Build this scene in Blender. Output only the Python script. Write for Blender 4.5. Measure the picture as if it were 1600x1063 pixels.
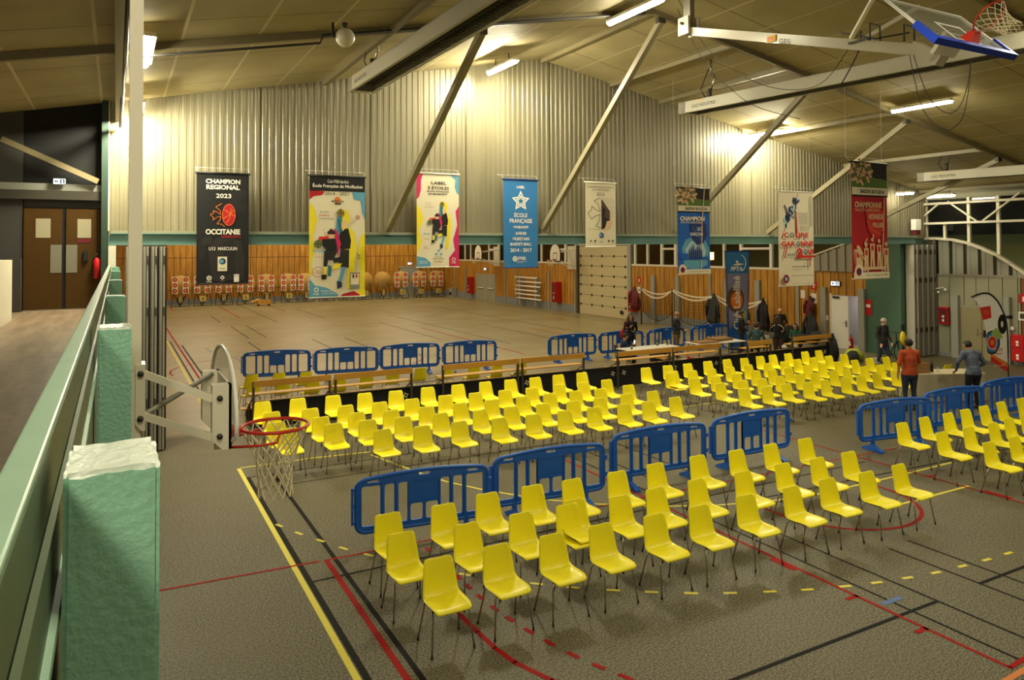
import bpy, bmesh, math, random
from math import sin, cos, pi, sqrt, radians, hypot
from mathutils import Matrix, Vector
from mathutils.geometry import tessellate_polygon
random.seed(7)
S = bpy.context.scene
COL = S.collection
for _o in list(bpy.data.objects):
    bpy.data.objects.remove(_o)

# ------------------------------------------------------------------ camera
CAM = (0.0, 0.0, 4.1)
YAW, PIT, ROL, FPX = 0.49408, 0.02244, -0.00479, 1148.4
cy_, sy_, cp_, sp_, cr_, sr_ = cos(YAW), sin(YAW), cos(PIT), sin(PIT), cos(ROL), sin(ROL)
fwd = Vector((sy_*cp_, cy_*cp_, sp_)); rgt = Vector((cy_, -sy_, 0)); upv = rgt.cross(fwd)
r2 = cr_*rgt + sr_*upv; u2 = -sr_*rgt + cr_*upv
cd = bpy.data.cameras.new('camera'); cam = bpy.data.objects.new('camera', cd); COL.objects.link(cam)
cd.sensor_fit = 'HORIZONTAL'; cd.sensor_width = 36; cd.lens = FPX/1600*36; cd.shift_y = -168.6/1600
cd.clip_start = .05; cd.clip_end = 300
cam.matrix_world = Matrix(((r2.x, u2.x, -fwd.x, CAM[0]), (r2.y, u2.y, -fwd.y, CAM[1]), (r2.z, u2.z, -fwd.z, CAM[2]), (0, 0, 0, 1)))
S.camera = cam
# ------------------------------------------------------------------ world, view
W = bpy.data.worlds.new('night'); S.world = W; W.use_nodes = True
W.node_tree.nodes['Background'].inputs[0].default_value = (.006, .006, .005, 1)
W.node_tree.nodes['Background'].inputs[1].default_value = .5
S.view_settings.view_transform = 'Standard'; S.view_settings.look = 'None'
S.view_settings.gamma = 1; S.view_settings.use_curve_mapping = False
S.view_settings.exposure = 0.55
# lamps of the hall: colour and power of the fluorescent tubes (fixtures are built further down)
TUBE_COL = (1.0, .925, .67)
TUBE_E = 190.0          # emission strength of a visible tube diffuser
def area(name, loc, size, watts, rot=(0, 0, 0), col=TUBE_COL, spread=pi):
    l = bpy.data.lights.new(name, 'AREA'); l.shape = 'RECTANGLE'; l.size, l.size_y = size; l.energy = watts; l.color = col
    l.spread = spread
    o = bpy.data.objects.new(name, l); o.location = loc; o.rotation_euler = rot; COL.objects.link(o); return o
# light of the far hall's own ceiling tubes, which hang above the part the beam lets one see
for i_, (x_, y_) in enumerate([(x, y) for y in (20.6, 26, 34, 42, 51, 58) for x in (5, 12.5, 20.5)]):
    area('far_hall_lamp_light', (x_, y_, 6.9), (4, 1.6), 95 if y_ < 22 else 150, col=(1.0, .86, .58))
# tubes of the near hall behind and beside the viewpoint; some are added below visible tubes
for (x_, y_, z_, w_) in ((7.6, 4.5, 8.0, 100), (12.6, 5.0, 8.0, 110), (9.1, -1.5, 8.1, 55), (18.0, 5.0, 7.2, 110), (8.7, 10.4, 8.3, 60), (18.0, 11.4, 7.3, 60), (23.5, 7.5, 6.0, 36), (22, 1, 6.4, 45), (.42, 1.7, 7.1, 60), (.42, -4.5, 7.1, 60)):
    area('near_hall_lamp_light', (x_, y_, z_), (.3, 1.5), w_)
area('side_room_light', (26.6, 19.6, 2.35), (.5, .5), 10, col=(1, .93, .8))
area('added_yard_light', (29.5, 22, 8), (1, 8), 2600, (0, radians(-65), 0), col=(1, .95, .7))  # added lamp for the bank outside, no such source is known
area('gallery_lamp_light', (-1.6, -4.2, 5.9), (.3, 1.5), 130, (radians(35), 0, 0))
CHAIRS = {
'F1': [(3.04, 7.37), (3.74, 7.37), (4.43, 7.33), (5.1, 7.31), (5.86, 7.25), (6.55, 7.22), (7.37, 7.23), (8.18, 7.17), (8.91, 7.18), (9.67, 7.11), (10.43, 7.11)],
'F2': [(2.93, 8.22), (3.72, 8.11), (4.45, 8.1), (5.12, 8.08), (5.89, 8.01), (6.52, 8.03), (7.28, 8.05), (8.12, 8.0), (8.95, 8.0), (9.66, 7.95), (10.36, 7.93)],
'F3': [(3.0, 8.89), (3.73, 8.86), (4.41, 8.97), (5.1, 8.96), (5.74, 8.92), (6.51, 8.9), (7.26, 8.94), (8.12, 8.95), (8.89, 8.89), (9.66, 8.88), (10.44, 8.84)],
'La': [(2.82, 16.7), (3.56, 16.68), (4.33, 16.61), (5.04, 16.53), (5.74, 16.44), (6.55, 16.48), (7.32, 16.44), (8.07, 16.44), (8.75, 16.41), (9.45, 16.37), (10.16, 16.4), (10.89, 16.39)],
'Lb': [(2.8, 15.56), (3.56, 15.5), (4.29, 15.45), (5.02, 15.4), (5.75, 15.38), (6.54, 15.38), (7.26, 15.31), (8.0, 15.27), (8.69, 15.21), (9.46, 15.24), (10.11, 15.16), (10.84, 15.19)],
'Lc': [(2.72, 14.59), (3.57, 14.61), (4.3, 14.66), (4.98, 14.53), (5.73, 14.48), (6.5, 14.46), (7.22, 14.43), (8.0, 14.42), (8.69, 14.41), (9.37, 14.37), (10.02, 14.3), (10.86, 14.34)],
'Ld': [(2.82, 14.02), (3.64, 13.94), (4.29, 13.92), (4.98, 13.83), (5.75, 13.76), (6.57, 13.63), (7.26, 13.59), (7.98, 13.51), (8.69, 13.44), (9.39, 13.43), (10.15, 13.49), (10.88, 13.45)],
'Le': [(4.31, 13.04), (5.03, 12.94), (5.79, 12.93), (6.57, 12.8), (7.3, 12.75), (8.03, 12.73), (8.71, 12.69), (9.44, 12.64), (10.07, 12.61), (10.87, 12.67)],
'Ra': [(12.84, 16.16), (13.61, 16.16), (14.33, 16.14), (15.11, 16.17), (15.86, 16.16), (16.48, 16.09), (17.18, 16.14), (17.72, 16.14), (18.37, 16.12), (19.15, 16.14), (19.75, 16.11)],
'Rb': [(12.87, 15.18), (13.62, 15.16), (14.25, 15.1), (14.91, 15.09), (15.63, 15.12), (16.32, 15.06), (17.01, 15.07), (17.65, 15.16), (18.33, 15.17), (19.01, 15.15), (19.69, 15.14)],
'Rc': [(12.86, 14.25), (13.57, 14.25), (14.32, 14.26), (15.05, 14.31), (15.57, 14.21), (16.23, 14.24), (17.04, 14.3), (17.62, 14.28), (18.27, 14.24), (18.96, 14.22), (19.66, 14.25), (20.31, 14.17)],
'Rd': [(12.95, 13.44), (13.69, 13.44), (14.27, 13.36), (14.93, 13.38), (15.63, 13.36), (16.15, 13.32), (16.84, 13.29), (17.47, 13.36), (18.16, 13.34), (18.8, 13.31), (19.57, 13.35)],
'Re': [(12.92, 12.65), (13.6, 12.59), (14.26, 12.59), (14.88, 12.49), (15.5, 12.48), (16.23, 12.47), (16.82, 12.46), (17.46, 12.47), (18.2, 12.46)],
'Pa': [(12.94, 8.74), (13.75, 8.82), (14.49, 8.81), (15.11, 8.83), (15.78, 8.84), (16.5, 8.89), (17.26, 8.88)],
'Pb': [(12.91, 7.97), (13.68, 7.95), (14.42, 7.92), (15.05, 7.98), (15.67, 8.01)],
'Pc': [(12.92, 7.18), (13.67, 7.17)],
'B1': [(3.14, 20.44), (3.83, 20.38), (4.49, 20.17)],
'B2': [(3.0, 19.24), (3.72, 19.03), (4.39, 18.75), (5.06, 18.67), (5.86, 18.87), (6.63, 19.01), (7.46, 19.14), (8.25, 19.06), (8.9, 18.69), (9.5, 18.47), (10.32, 18.53)],
'X': [(19.38, 12.26), (20.25, 12.39)],
}
CABLES = {'a': [(10.6, 12.26, 9.47), (10.6, 11.39, 7.99), (10.6, 10.71, 7.31), (10.6, 9.98, 6.77), (10.6, 8.95, 6.36)], 'b': [(10.25, 11.69, 9.25), (10.25, 10.95, 8.13), (10.25, 10.11, 7.41), (10.25, 9.34, 6.98), (10.25, 8.65, 6.79), (10.25, 8.13, 6.85), (10.25, 7.65, 7.31), (10.25, 7.47, 7.49)], 'c': [(10.25, 7.47, 7.49), (10.25, 7.5, 7.22), (10.25, 7.63, 7.0), (10.25, 7.83, 6.73)], 'd': [(10.25, 6.69, 6.98), (10.25, 6.6, 6.49), (10.25, 6.47, 6.04), (10.25, 6.24, 5.78), (10.25, 6.06, 5.75), (10.25, 5.92, 5.91), (10.25, 5.83, 6.33), (10.25, 5.81, 6.63)], 'e': [(10.25, 6.64, 6.97), (10.25, 6.41, 6.26), (10.25, 6.14, 5.97), (10.25, 5.96, 6.05), (10.25, 5.85, 6.34), (10.25, 5.81, 6.63)]}
# ------------------------------------------------------------------ materials
def lin(c):
    return tuple((v/255/12.92 if v/255 <= .04045 else ((v/255+.055)/1.055)**2.4) for v in c)
MATS = {}
def mat(name, rgb, rough=.5, metal=0, noise=0, nscale=8, bump=0, bscale=40, emit=0, alpha=1, trans=0, spec=.5, coat=0):
    m = bpy.data.materials.new(name); m.use_nodes = True; nt = m.node_tree; b = nt.nodes['Principled BSDF']
    c = lin(rgb) + (1,)
    b.inputs['Base Color'].default_value = c; b.inputs['Roughness'].default_value = rough; b.inputs['Metallic'].default_value = metal
    b.inputs['Specular IOR Level'].default_value = spec
    if coat: b.inputs['Coat Weight'].default_value = coat; b.inputs['Coat Roughness'].default_value = .15
    if emit: b.inputs['Emission Color'].default_value = c; b.inputs['Emission Strength'].default_value = emit
    if trans: b.inputs['Transmission Weight'].default_value = trans
    if alpha < 1: b.inputs['Alpha'].default_value = alpha
    if noise or bump:
        tc = nt.nodes.new('ShaderNodeTexCoord'); nz = nt.nodes.new('ShaderNodeTexNoise'); nz.inputs['Scale'].default_value = nscale; nz.inputs['Detail'].default_value = 4
        nt.links.new(tc.outputs['Object'], nz.inputs['Vector'])
        if noise:
            mx = nt.nodes.new('ShaderNodeMix'); mx.data_type = 'RGBA'
            mx.inputs['A'].default_value = tuple(v*(1-noise) for v in c[:3]) + (1,); mx.inputs['B'].default_value = tuple(min(1, v*(1+noise)) for v in c[:3]) + (1,)
            nt.links.new(nz.outputs['Fac'], mx.inputs['Factor']); nt.links.new(mx.outputs['Result'], b.inputs['Base Color'])
        if bump:
            n2 = nt.nodes.new('ShaderNodeTexNoise'); n2.inputs['Scale'].default_value = bscale; nt.links.new(tc.outputs['Object'], n2.inputs['Vector'])
            bp = nt.nodes.new('ShaderNodeBump'); bp.inputs['Strength'].default_value = bump; bp.inputs['Distance'].default_value = .01
            nt.links.new(n2.outputs['Fac'], bp.inputs['Height']); nt.links.new(bp.outputs['Normal'], b.inputs['Normal'])
    MATS[name] = m; return m
class NT:
    """small node-graph helper for the larger procedural materials"""
    def __init__(s, name, rough=.5):
        s.m = bpy.data.materials.new(name); s.m.use_nodes = True; s.t = s.m.node_tree; s.b = s.t.nodes['Principled BSDF']; s.b.inputs['Roughness'].default_value = rough
        tc = s.t.nodes.new('ShaderNodeTexCoord'); s.co = tc.outputs['Object']
        sx = s.t.nodes.new('ShaderNodeSeparateXYZ'); s.t.links.new(s.co, sx.inputs[0]); s.x, s.y, s.z = sx.outputs
        MATS[name] = s.m
    def math(s, op, a, b=0.0, c=0.0):
        n = s.t.nodes.new('ShaderNodeMath'); n.operation = op
        for i, v in enumerate((a, b, c)):
            if isinstance(v, (int, float)): n.inputs[i].default_value = v
            else: s.t.links.new(v, n.inputs[i])
        return n.outputs[0]
    def line(s, axis, period, off, width):     # 1 on thin lines repeated along an axis
        f = s.math('FRACT', s.math('DIVIDE', s.math('SUBTRACT', axis, off), period))
        return s.math('LESS_THAN', f, width/period)
    def noise(s, scale, detail=3, stretch=None, rough=.5):
        n = s.t.nodes.new('ShaderNodeTexNoise'); n.inputs['Scale'].default_value = scale; n.inputs['Detail'].default_value = detail; n.inputs['Roughness'].default_value = rough
        v = s.co
        if stretch:
            mp = s.t.nodes.new('ShaderNodeMapping'); mp.inputs['Scale'].default_value = stretch; s.t.links.new(s.co, mp.inputs['Vector']); v = mp.outputs[0]
        s.t.links.new(v, n.inputs['Vector']); return n.outputs['Fac']
    def mix(s, f, a, b):
        n = s.t.nodes.new('ShaderNodeMix'); n.data_type = 'RGBA'
        for k, v in (('Factor', f), ('A', a), ('B', b)):
            if isinstance(v, (int, float)): n.inputs[k].default_value = v
            elif isinstance(v, tuple): n.inputs[k].default_value = lin(v) + (1,)
            else: s.t.links.new(v, n.inputs[k])
        return n.outputs['Result']
    def ramp(s, f, lo, hi):
        n = s.t.nodes.new('ShaderNodeMapRange'); n.inputs['From Min'].default_value = lo; n.inputs['From Max'].default_value = hi; s.t.links.new(f, n.inputs['Value']); return n.outputs[0]
    def color(s, c): s.t.links.new(c, s.b.inputs['Base Color'])
    def rough(s, c): s.t.links.new(c, s.b.inputs['Roughness'])
    def bump(s, h, strength=.3, dist=.01):
        n = s.t.nodes.new('ShaderNodeBump'); n.inputs['Strength'].default_value = strength; n.inputs['Distance'].default_value = dist
        s.t.links.new(h, n.inputs['Height']); s.t.links.new(n.outputs[0], s.b.inputs['Normal'])

# ------------------------------------------------------------------ mesh builder
def frame_of(d):
    d = Vector(d).normalized(); a = Vector((0, 0, 1)) if abs(d.z) < .9 else Vector((1, 0, 0))
    u = d.cross(a).normalized(); return u, d.cross(u).normalized(), d
class MB:
    def __init__(s): s.v, s.f, s.m, s.sm, s.mats = [], [], [], [], []
    def mi(s, m):
        m = MATS[m] if isinstance(m, str) else m
        if m not in s.mats: s.mats.append(m)
        return s.mats.index(m)
    def add(s, vs, fs, m, smooth=False, M=None):
        b = len(s.v); k = s.mi(m)
        s.v += [tuple(M @ Vector(p)) if M is not None else tuple(p) for p in vs]
        for f in fs: s.f.append([b+i for i in f]); s.m.append(k); s.sm.append(smooth)
        return s
    def bb(s, x0, x1, y0, y1, z0, z1, m, M=None):
        x0, x1 = min(x0, x1), max(x0, x1); y0, y1 = min(y0, y1), max(y0, y1); z0, z1 = min(z0, z1), max(z0, z1)
        v = [(x0, y0, z0), (x1, y0, z0), (x1, y1, z0), (x0, y1, z0), (x0, y0, z1), (x1, y0, z1), (x1, y1, z1), (x0, y1, z1)]
        return s.add(v, [(0, 3, 2, 1), (4, 5, 6, 7), (0, 1, 5, 4), (1, 2, 6, 5), (2, 3, 7, 6), (3, 0, 4, 7)], m, False, M)
    def rbox(s, x0, x1, y0, y1, z0, z1, m, b=.01, M=None):   # box with chamfered edges
        vs = []; fs = []
        xs = (min(x0, x1), max(x0, x1)); ys = (min(y0, y1), max(y0, y1)); zs = (min(z0, z1), max(z0, z1))
        bm = bmesh.new(); bmesh.ops.create_cube(bm, size=1)
        for v in bm.verts: v.co = (xs[v.co.x > 0], ys[v.co.y > 0], zs[v.co.z > 0])
        bmesh.ops.bevel(bm, geom=list(bm.edges), offset=b, segments=2, profile=.6, affect='EDGES')
        bm.verts.index_update(); vs = [tuple(v.co) for v in bm.verts]; fs = [[v.index for v in f.verts] for f in bm.faces]; bm.free()
        return s.add(vs, fs, m, False, M)
    def bar(s, p0, p1, w, h, m, up=(0, 0, 1)):    # rectangular bar from p0 to p1
        p0, p1 = Vector(p0), Vector(p1); d = (p1-p0).normalized(); upv = Vector(up)
        if abs(d.dot(upv)) > .98: upv = Vector((0, 1, 0))
        u = d.cross(upv).normalized(); w2 = u.cross(d).normalized()
        v = []
        for p in (p0, p1):
            for a, b in ((-1, -1), (1, -1), (1, 1), (-1, 1)): v.append(p+u*a*w/2+w2*b*h/2)
        return s.add(v, [(0, 1, 2, 3), (7, 6, 5, 4), (0, 4, 5, 1), (1, 5, 6, 2), (2, 6, 7, 3), (3, 7, 4, 0)], m)
    def tube(s, pts, r, m, n=8, closed=False, flat=1.0, caps=True):
        pts = [Vector(p) for p in pts]; N = len(pts); rs = r if isinstance(r, (list, tuple)) else [r]*N
        vs = []; fs = []; pu = None
        for i, p in enumerate(pts):
            a = pts[(i-1) % N] if (closed or i > 0) else p; b = pts[(i+1) % N] if (closed or i < N-1) else p
            d = (b-a)
            if d.length < 1e-9: d = Vector((0, 0, 1))
            d.normalize()
            if pu is None: u, w, _ = frame_of(d)
            else:
                u = (pu - d*pu.dot(d))
                if u.length < 1e-6: u, w, _ = frame_of(d)
                u.normalize(); w = d.cross(u)
            pu = u
            for k in range(n):
                t = 2*pi*k/n; vs.append(p + u*cos(t)*rs[i] + w*sin(t)*rs[i]*flat)
        for i in range(N if closed else N-1):
            for k in range(n):
                a = i*n+k; b = i*n+(k+1) % n; c = ((i+1) % N)*n+(k+1) % n; d = ((i+1) % N)*n+k
                fs.append((a, b, c, d))
        if not closed and caps: fs.append(tuple(range(n))[::-1]); fs.append(tuple((N-1)*n+k for k in range(n)))
        return s.add(vs, fs, m, True)
    def sphere(s, c, r, m, n=12, k=8, M=None):
        rx, ry, rz = r if isinstance(r, (tuple, list)) else (r, r, r); vs = [(c[0], c[1], c[2]+rz)]; fs = []
        for i in range(1, k):
            for j in range(n):
                a = pi*i/k; b = 2*pi*j/n; vs.append((c[0]+rx*sin(a)*cos(b), c[1]+ry*sin(a)*sin(b), c[2]+rz*cos(a)))
        vs.append((c[0], c[1], c[2]-rz)); L = len(vs)-1
        for j in range(n): fs.append((0, 1+j, 1+(j+1) % n)); fs.append((L, L-n+(j+1) % n, L-n+j))
        for i in range(k-2):
            for j in range(n): a = 1+i*n+j; b = 1+i*n+(j+1) % n; fs.append((a, a+n, b+n, b))
        return s.add(vs, fs, m, True, M)
    def capsule(s, p0, p1, r0, r1, m, n=12, flat=1.0):
        p0, p1 = Vector(p0), Vector(p1); d = p1-p0
        if d.length < 1e-5: d = Vector((0, 0, .001)); p1 = p0+d
        d.normalize(); pts = []; rs = []
        for a in (80, 55, 28): pts.append(p0-d*r0*sin(radians(a))); rs.append(r0*cos(radians(a)))
        pts += [p0, p1]; rs += [r0, r1]
        for a in (28, 55, 80): pts.append(p1+d*r1*sin(radians(a))); rs.append(r1*cos(radians(a)))
        return s.tube(pts, rs, m, n, flat=flat)
    def solid(s, loops, d0, d1, m, M=None, mside=None):   # 2D outline with holes, extruded from d0 to d1 along local z
        flat = [p for l in loops for p in l]; tris = tessellate_polygon([[Vector((x, y, 0)) for x, y in l] for l in loops])
        def ok(t):
            a, b, c = (flat[i] for i in t); return (b[0]-a[0])*(c[1]-a[1])-(b[1]-a[1])*(c[0]-a[0]) > 0
        tris = [t if ok(t) else (t[0], t[2], t[1]) for t in tris]
        s.add([(x, y, d1) for x, y in flat], tris, m, False, M)
        if d0 != d1:
            s.add([(x, y, d0) for x, y in flat], [(a, c, b) for a, b, c in tris], m, False, M)
            for l in loops:
                N = len(l); s.add([(x, y, d0) for x, y in l]+[(x, y, d1) for x, y in l], [(i, (i+1) % N, N+(i+1) % N, N+i) for i in range(N)], mside or m, False, M)
        return s
    def text(s, body, cx, cy, w, h, m, M=None, d=.004, thick=0, bold=0, shear=0):
        vs, fs = text_geo(body, bold)
        if not vs: return s
        x0 = min(p[0] for p in vs); x1 = max(p[0] for p in vs); y0 = min(p[1] for p in vs); y1 = max(p[1] for p in vs)
        sx = w/(x1-x0); sy = h/(y1-y0)
        q = [(cx+(p[0]-(x0+x1)/2)*sx+shear*(p[1]-(y0+y1)/2)*sy, cy+(p[1]-(y0+y1)/2)*sy, d) for p in vs]
        return s.add(q, fs, m, False, M)
    def mesh(s, name, off=(0, 0, 0)):
        me = bpy.data.meshes.new(name)
        me.from_pydata([(x-off[0], y-off[1], z-off[2]) for x, y, z in s.v], [], s.f)
        for m in s.mats: me.materials.append(m)
        me.polygons.foreach_set('material_index', s.m); me.polygons.foreach_set('use_smooth', s.sm); me.update(); return me
TXT = {}
def text_geo(body, bold=0):
    if (body, bold) in TXT: return TXT[(body, bold)]
    c = bpy.data.curves.new('t', 'FONT'); c.body = body; c.resolution_u = 3; c.offset = .02*bold
    c.align_x = 'CENTER'; c.space_line = .85
    o = bpy.data.objects.new('t', c); COL.objects.link(o)
    dg = bpy.context.evaluated_depsgraph_get(); me = bpy.data.meshes.new_from_object(o.evaluated_get(dg))
    r = ([tuple(v.co) for v in me.vertices], [tuple(p.vertices) for p in me.polygons])
    bpy.data.objects.remove(o); bpy.data.curves.remove(c); bpy.data.meshes.remove(me)
    TXT[(body, bold)] = r; return r
# ------------------------------------------------------------------ objects
def link(name, me, parent=None):
    o = bpy.data.objects.new(name, me); COL.objects.link(o)
    if parent is not None: o.parent = parent
    return o
def tag(o, label, cat, group=None):
    o['label'] = label; o['category'] = cat
    if group: o['group'] = group
    return o
def struct(name, mb):
    o = link(name, mb.mesh(name)); o['kind'] = 'structure'; return o
def thing(name, label, cat, loc=(0, 0, 0), rz=0, group=None):
    o = bpy.data.objects.new(name, None); COL.objects.link(o); o.empty_display_size = .1
    o.location = loc; o.rotation_euler = (0, 0, rz); return tag(o, label, cat, group)
def part(root, name, mb, world=False, label=None):
    off = tuple(root.location) if world else (0, 0, 0)
    r = root
    while world and r.parent is not None: r = r.parent; off = tuple(r.location)
    o = link(name, mb.mesh(name, off), root)
    if label: o['label'] = label
    return o
def solo(name, mb, label, cat, group=None):      # a thing that is one mesh, origin at its base
    xs = [p[0] for p in mb.v]; ys = [p[1] for p in mb.v]; z = min(p[2] for p in mb.v)
    off = ((min(xs)+max(xs))/2, (min(ys)+max(ys))/2, z)
    o = link(name, mb.mesh(name, off)); o.location = off; return tag(o, label, cat, group)
def copy_tree(o, loc, rz, label=None, group=None):
    r = o.copy(); COL.objects.link(r); r.location = loc; r.rotation_euler = (0, 0, rz)
    if label: r['label'] = label
    if group: r['group'] = group
    for ch in list(o.children):
        c = ch.copy(); COL.objects.link(c); c.parent = r
        for g in list(ch.children):
            d = g.copy(); COL.objects.link(d); d.parent = c
    return r
def XZ(y, x=0, z=0): return Matrix(((1, 0, 0, x), (0, 0, -1, y), (0, 1, 0, z), (0, 0, 0, 1)))      # drawing plane facing -Y
def YZ(x, y=0, z=0): return Matrix(((0, 0, -1, x), (-1, 0, 0, y), (0, 1, 0, z), (0, 0, 0, 1)))     # drawing plane facing -X
def XY(z): return Matrix.Translation((0, 0, z))
def disc(cx, cy, r, n=20, ry=None): return [(cx+r*cos(2*pi*i/n), cy+(ry or r)*sin(2*pi*i/n)) for i in range(n)]
def rrect(x0, y0, x1, y1, r, n=5):
    o = []
    for cx, cy, a in ((x1-r, y1-r, 0), (x0+r, y1-r, 90), (x0+r, y0+r, 180), (x1-r, y0+r, 270)):
        for i in range(n+1): t = radians(a+90*i/n); o.append((cx+r*cos(t), cy+r*sin(t)))
    return o
def star(cx, cy, r, q=.42, n=5, a0=90): return [(cx+(r if i % 2 == 0 else r*q)*cos(radians(a0+i*180/n)), cy+(r if i % 2 == 0 else r*q)*sin(radians(a0+i*180/n))) for i in range(2*n)]
ORD = ['', 'first', 'second', 'third', 'fourth', 'fifth', 'sixth', 'seventh', 'eighth', 'ninth', 'tenth', 'eleventh', 'twelfth']
# ------------------------------------------------------------------ plain materials
mat('cream_paint', (222, 214, 190), .4, noise=.06, nscale=3)
mat('brace_paint', (142, 133, 104), .45)
mat('arm_paint', (186, 178, 156), .3)
mat('cream_dull', (128, 117, 84), .5)
mat('cream_steel', (236, 228, 204), .35)
mat('teal_paint', (112, 148, 140), .4, noise=.08, nscale=2)
mat('teal_wall', (70, 104, 84), .5, noise=.05)
mat('green_concrete', (150, 204, 178), .5, noise=.07, nscale=12, bump=.5, bscale=60)
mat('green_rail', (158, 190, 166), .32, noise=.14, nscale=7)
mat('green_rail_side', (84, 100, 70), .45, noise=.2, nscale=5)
mat('dark_green', (40, 62, 48), .6)
mat('lit_white_top', (222, 232, 220), .35, noise=.1, nscale=30, bump=.6, bscale=40)  # rough upright tops; the white tone carries the bright lamp light on them
mat('grey_wall', (58, 57, 51), .7, noise=.05)
mat('grey_post', (150, 150, 138), .6)
mat('grey_base', (128, 130, 126), .6, noise=.08, nscale=2)
mat('pale_panel', (146, 142, 118), .6, noise=.05, nscale=2)
mat('dark_gap', (18, 17, 14), .8)
mat('steel_dark', (70, 66, 56), .5, metal=.3)
mat('steel_grey', (150, 146, 132), .4, metal=.6)
mat('chrome', (200, 198, 190), .18, metal=1)
mat('black', (14, 14, 15), .6)
mat('black_cloth', (13, 13, 15), .9)
mat('rubber', (20, 20, 20), .8)
mat('white', (235, 232, 222), .5)
mat('off_white', (218, 212, 192), .6)
mat('white_gloss', (240, 238, 228), .3)
mat('yellow_plastic', (255, 238, 34), .33, noise=.03, nscale=6, spec=.4)
mat('blue_plastic', (24, 94, 194), .38, noise=.05, nscale=5)
mat('blue_pad', (18, 62, 190), .5)
mat('orange_rim', (200, 44, 22), .4)
mat('net_cord', (226, 214, 178), .8)
mat('light_wood', (190, 138, 52), .42, noise=.12, nscale=6)
mat('light_wood_edge', (208, 158, 62), .42, noise=.1, nscale=6)
mat('red_box', (190, 22, 28), .35)
mat('red_dark', (96, 12, 20), .6)
mat('red_print', (186, 26, 30), .7)
mat('straw', (186, 146, 74), .9, noise=.25, nscale=20)
mat('paper_white', (232, 226, 214), .8)
mat('target_red', (206, 70, 34), .8)
mat('target_gold', (232, 178, 50), .8)
mat('number_yellow', (206, 186, 96), .7)
mat('cable', (40, 36, 28), .7)
mat('skin', (206, 152, 120), .55)
mat('skin_dark', (176, 122, 92), .55)
mat('clear_plastic', (150, 156, 148), .12, trans=.0, alpha=.32)
mat('line_yellow', (214, 200, 50), .45)
mat('line_black', (9, 8, 6), .6, spec=.1)
mat('line_red', (150, 8, 6), .6, spec=.1)
mat('line_blue', (50, 92, 150), .45)
mat('line_orange', (196, 112, 24), .45)
mat('line_pale', (196, 178, 104), .4)
mat('brown_door', (72, 48, 10), .6, spec=.2, noise=.08)
mat('door_paper', (120, 116, 98), .8)
mat('partition_grey', (182, 178, 162), .45, metal=.1)
mat('galvanised', (150, 148, 132), .42, metal=.25)
mat('heater_side', (178, 172, 150), .5)
mat('wire_mesh', (96, 92, 78), .5, metal=.6)
for _n, _q in (('tube_glow', .32), ('tube_glow_bright', 2.3), ('tube_glow_soft', .14)):
    _m = mat(_n, (255, 246, 214), .5); _b = _m.node_tree.nodes['Principled BSDF']; _b.inputs['Emission Color'].default_value = TUBE_COL + (1,); _b.inputs['Emission Strength'].default_value = TUBE_E*_q
mat('sign_glow', (225, 240, 255), .5, emit=1.3)
mat('lantern_glow', (255, 190, 90), .5, emit=9)
mat('small_glow', (255, 250, 235), .5, emit=6)
# floor: speckled resilient sheet, browner and shinier in the far hall
n = NT('floor_sheet', .45)
sp = n.noise(44, 2, rough=.8); sp2 = n.noise(90, 2, rough=.8); big = n.noise(.35, 3)
near = n.mix(n.ramp(sp, .42, .58), (30, 28, 20), (120, 113, 86))
near = n.mix(n.math('MULTIPLY', n.ramp(sp2, .5, .7), .45), near, (140, 130, 96))
near = n.mix(n.math('MULTIPLY', n.ramp(big, .4, .7), .35), near, (96, 84, 54))
farc = n.mix(n.ramp(n.noise(.5, 3), .35, .7), (138, 126, 87), (156, 144, 105))
farc = n.mix(n.math('MULTIPLY', n.ramp(sp, .4, .62), .18), farc, (98, 90, 70))
isfar = n.ramp(n.y, 17.6, 18.1)
n.color(n.mix(isfar, near, farc))
n.rough(n.math('SUBTRACT', n.math('ADD', .46, n.math('MULTIPLY', n.noise(1.3, 4), .14)), n.math('MULTIPLY', isfar, .20)))
n.b.inputs['Specular IOR Level'].default_value = .32
# gallery floor
n = NT('gallery_boards', .42)
g = n.noise(1.2, 5, (6, .7, 1)); n.color(n.mix(n.ramp(g, .3, .7), (118, 98, 74), (158, 138, 112)))
n.rough(n.math('ADD', .32, n.math('MULTIPLY', n.noise(9, 4), .2)))
# ceiling sheets with pale cover strips along the hall and joints across it
n = NT('ceiling_sheets', .7)
base = n.mix(n.ramp(n.noise(.5, 4), .35, .7), (158, 144, 102), (184, 170, 126))
base = n.mix(n.line(n.y, 2.38, 11.35, .03), base, (112, 100, 64))
base = n.mix(n.line(n.x, 1.16, -.3, .045), base, (200, 188, 148))
n.color(base)
# wood panelling: boards with dark joints
for nm, ax, per in (('wood_wall_side', 'y', .37), ('wood_wall_end', 'x', .42)):
    n = NT(nm, .38); a = getattr(n, ax)
    g = n.noise(2.2, 5, (3, 3, .35)); cell = n.math('FRACT', n.math('MULTIPLY', n.math('SINE', n.math('FLOOR', n.math('DIVIDE', a, per))), 43.7))
    c = n.mix(n.ramp(g, .3, .72), (150, 102, 28), (208, 152, 58)); c = n.mix(n.math('MULTIPLY', cell, .35), c, (140, 92, 26))
    c = n.mix(n.line(a, per, 0, .035), c, (52, 28, 8))
    if ax == 'x': c = n.mix(n.line(n.z, 2.42, 1.08, .04), c, (60, 32, 10))
    n.color(c)
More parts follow.
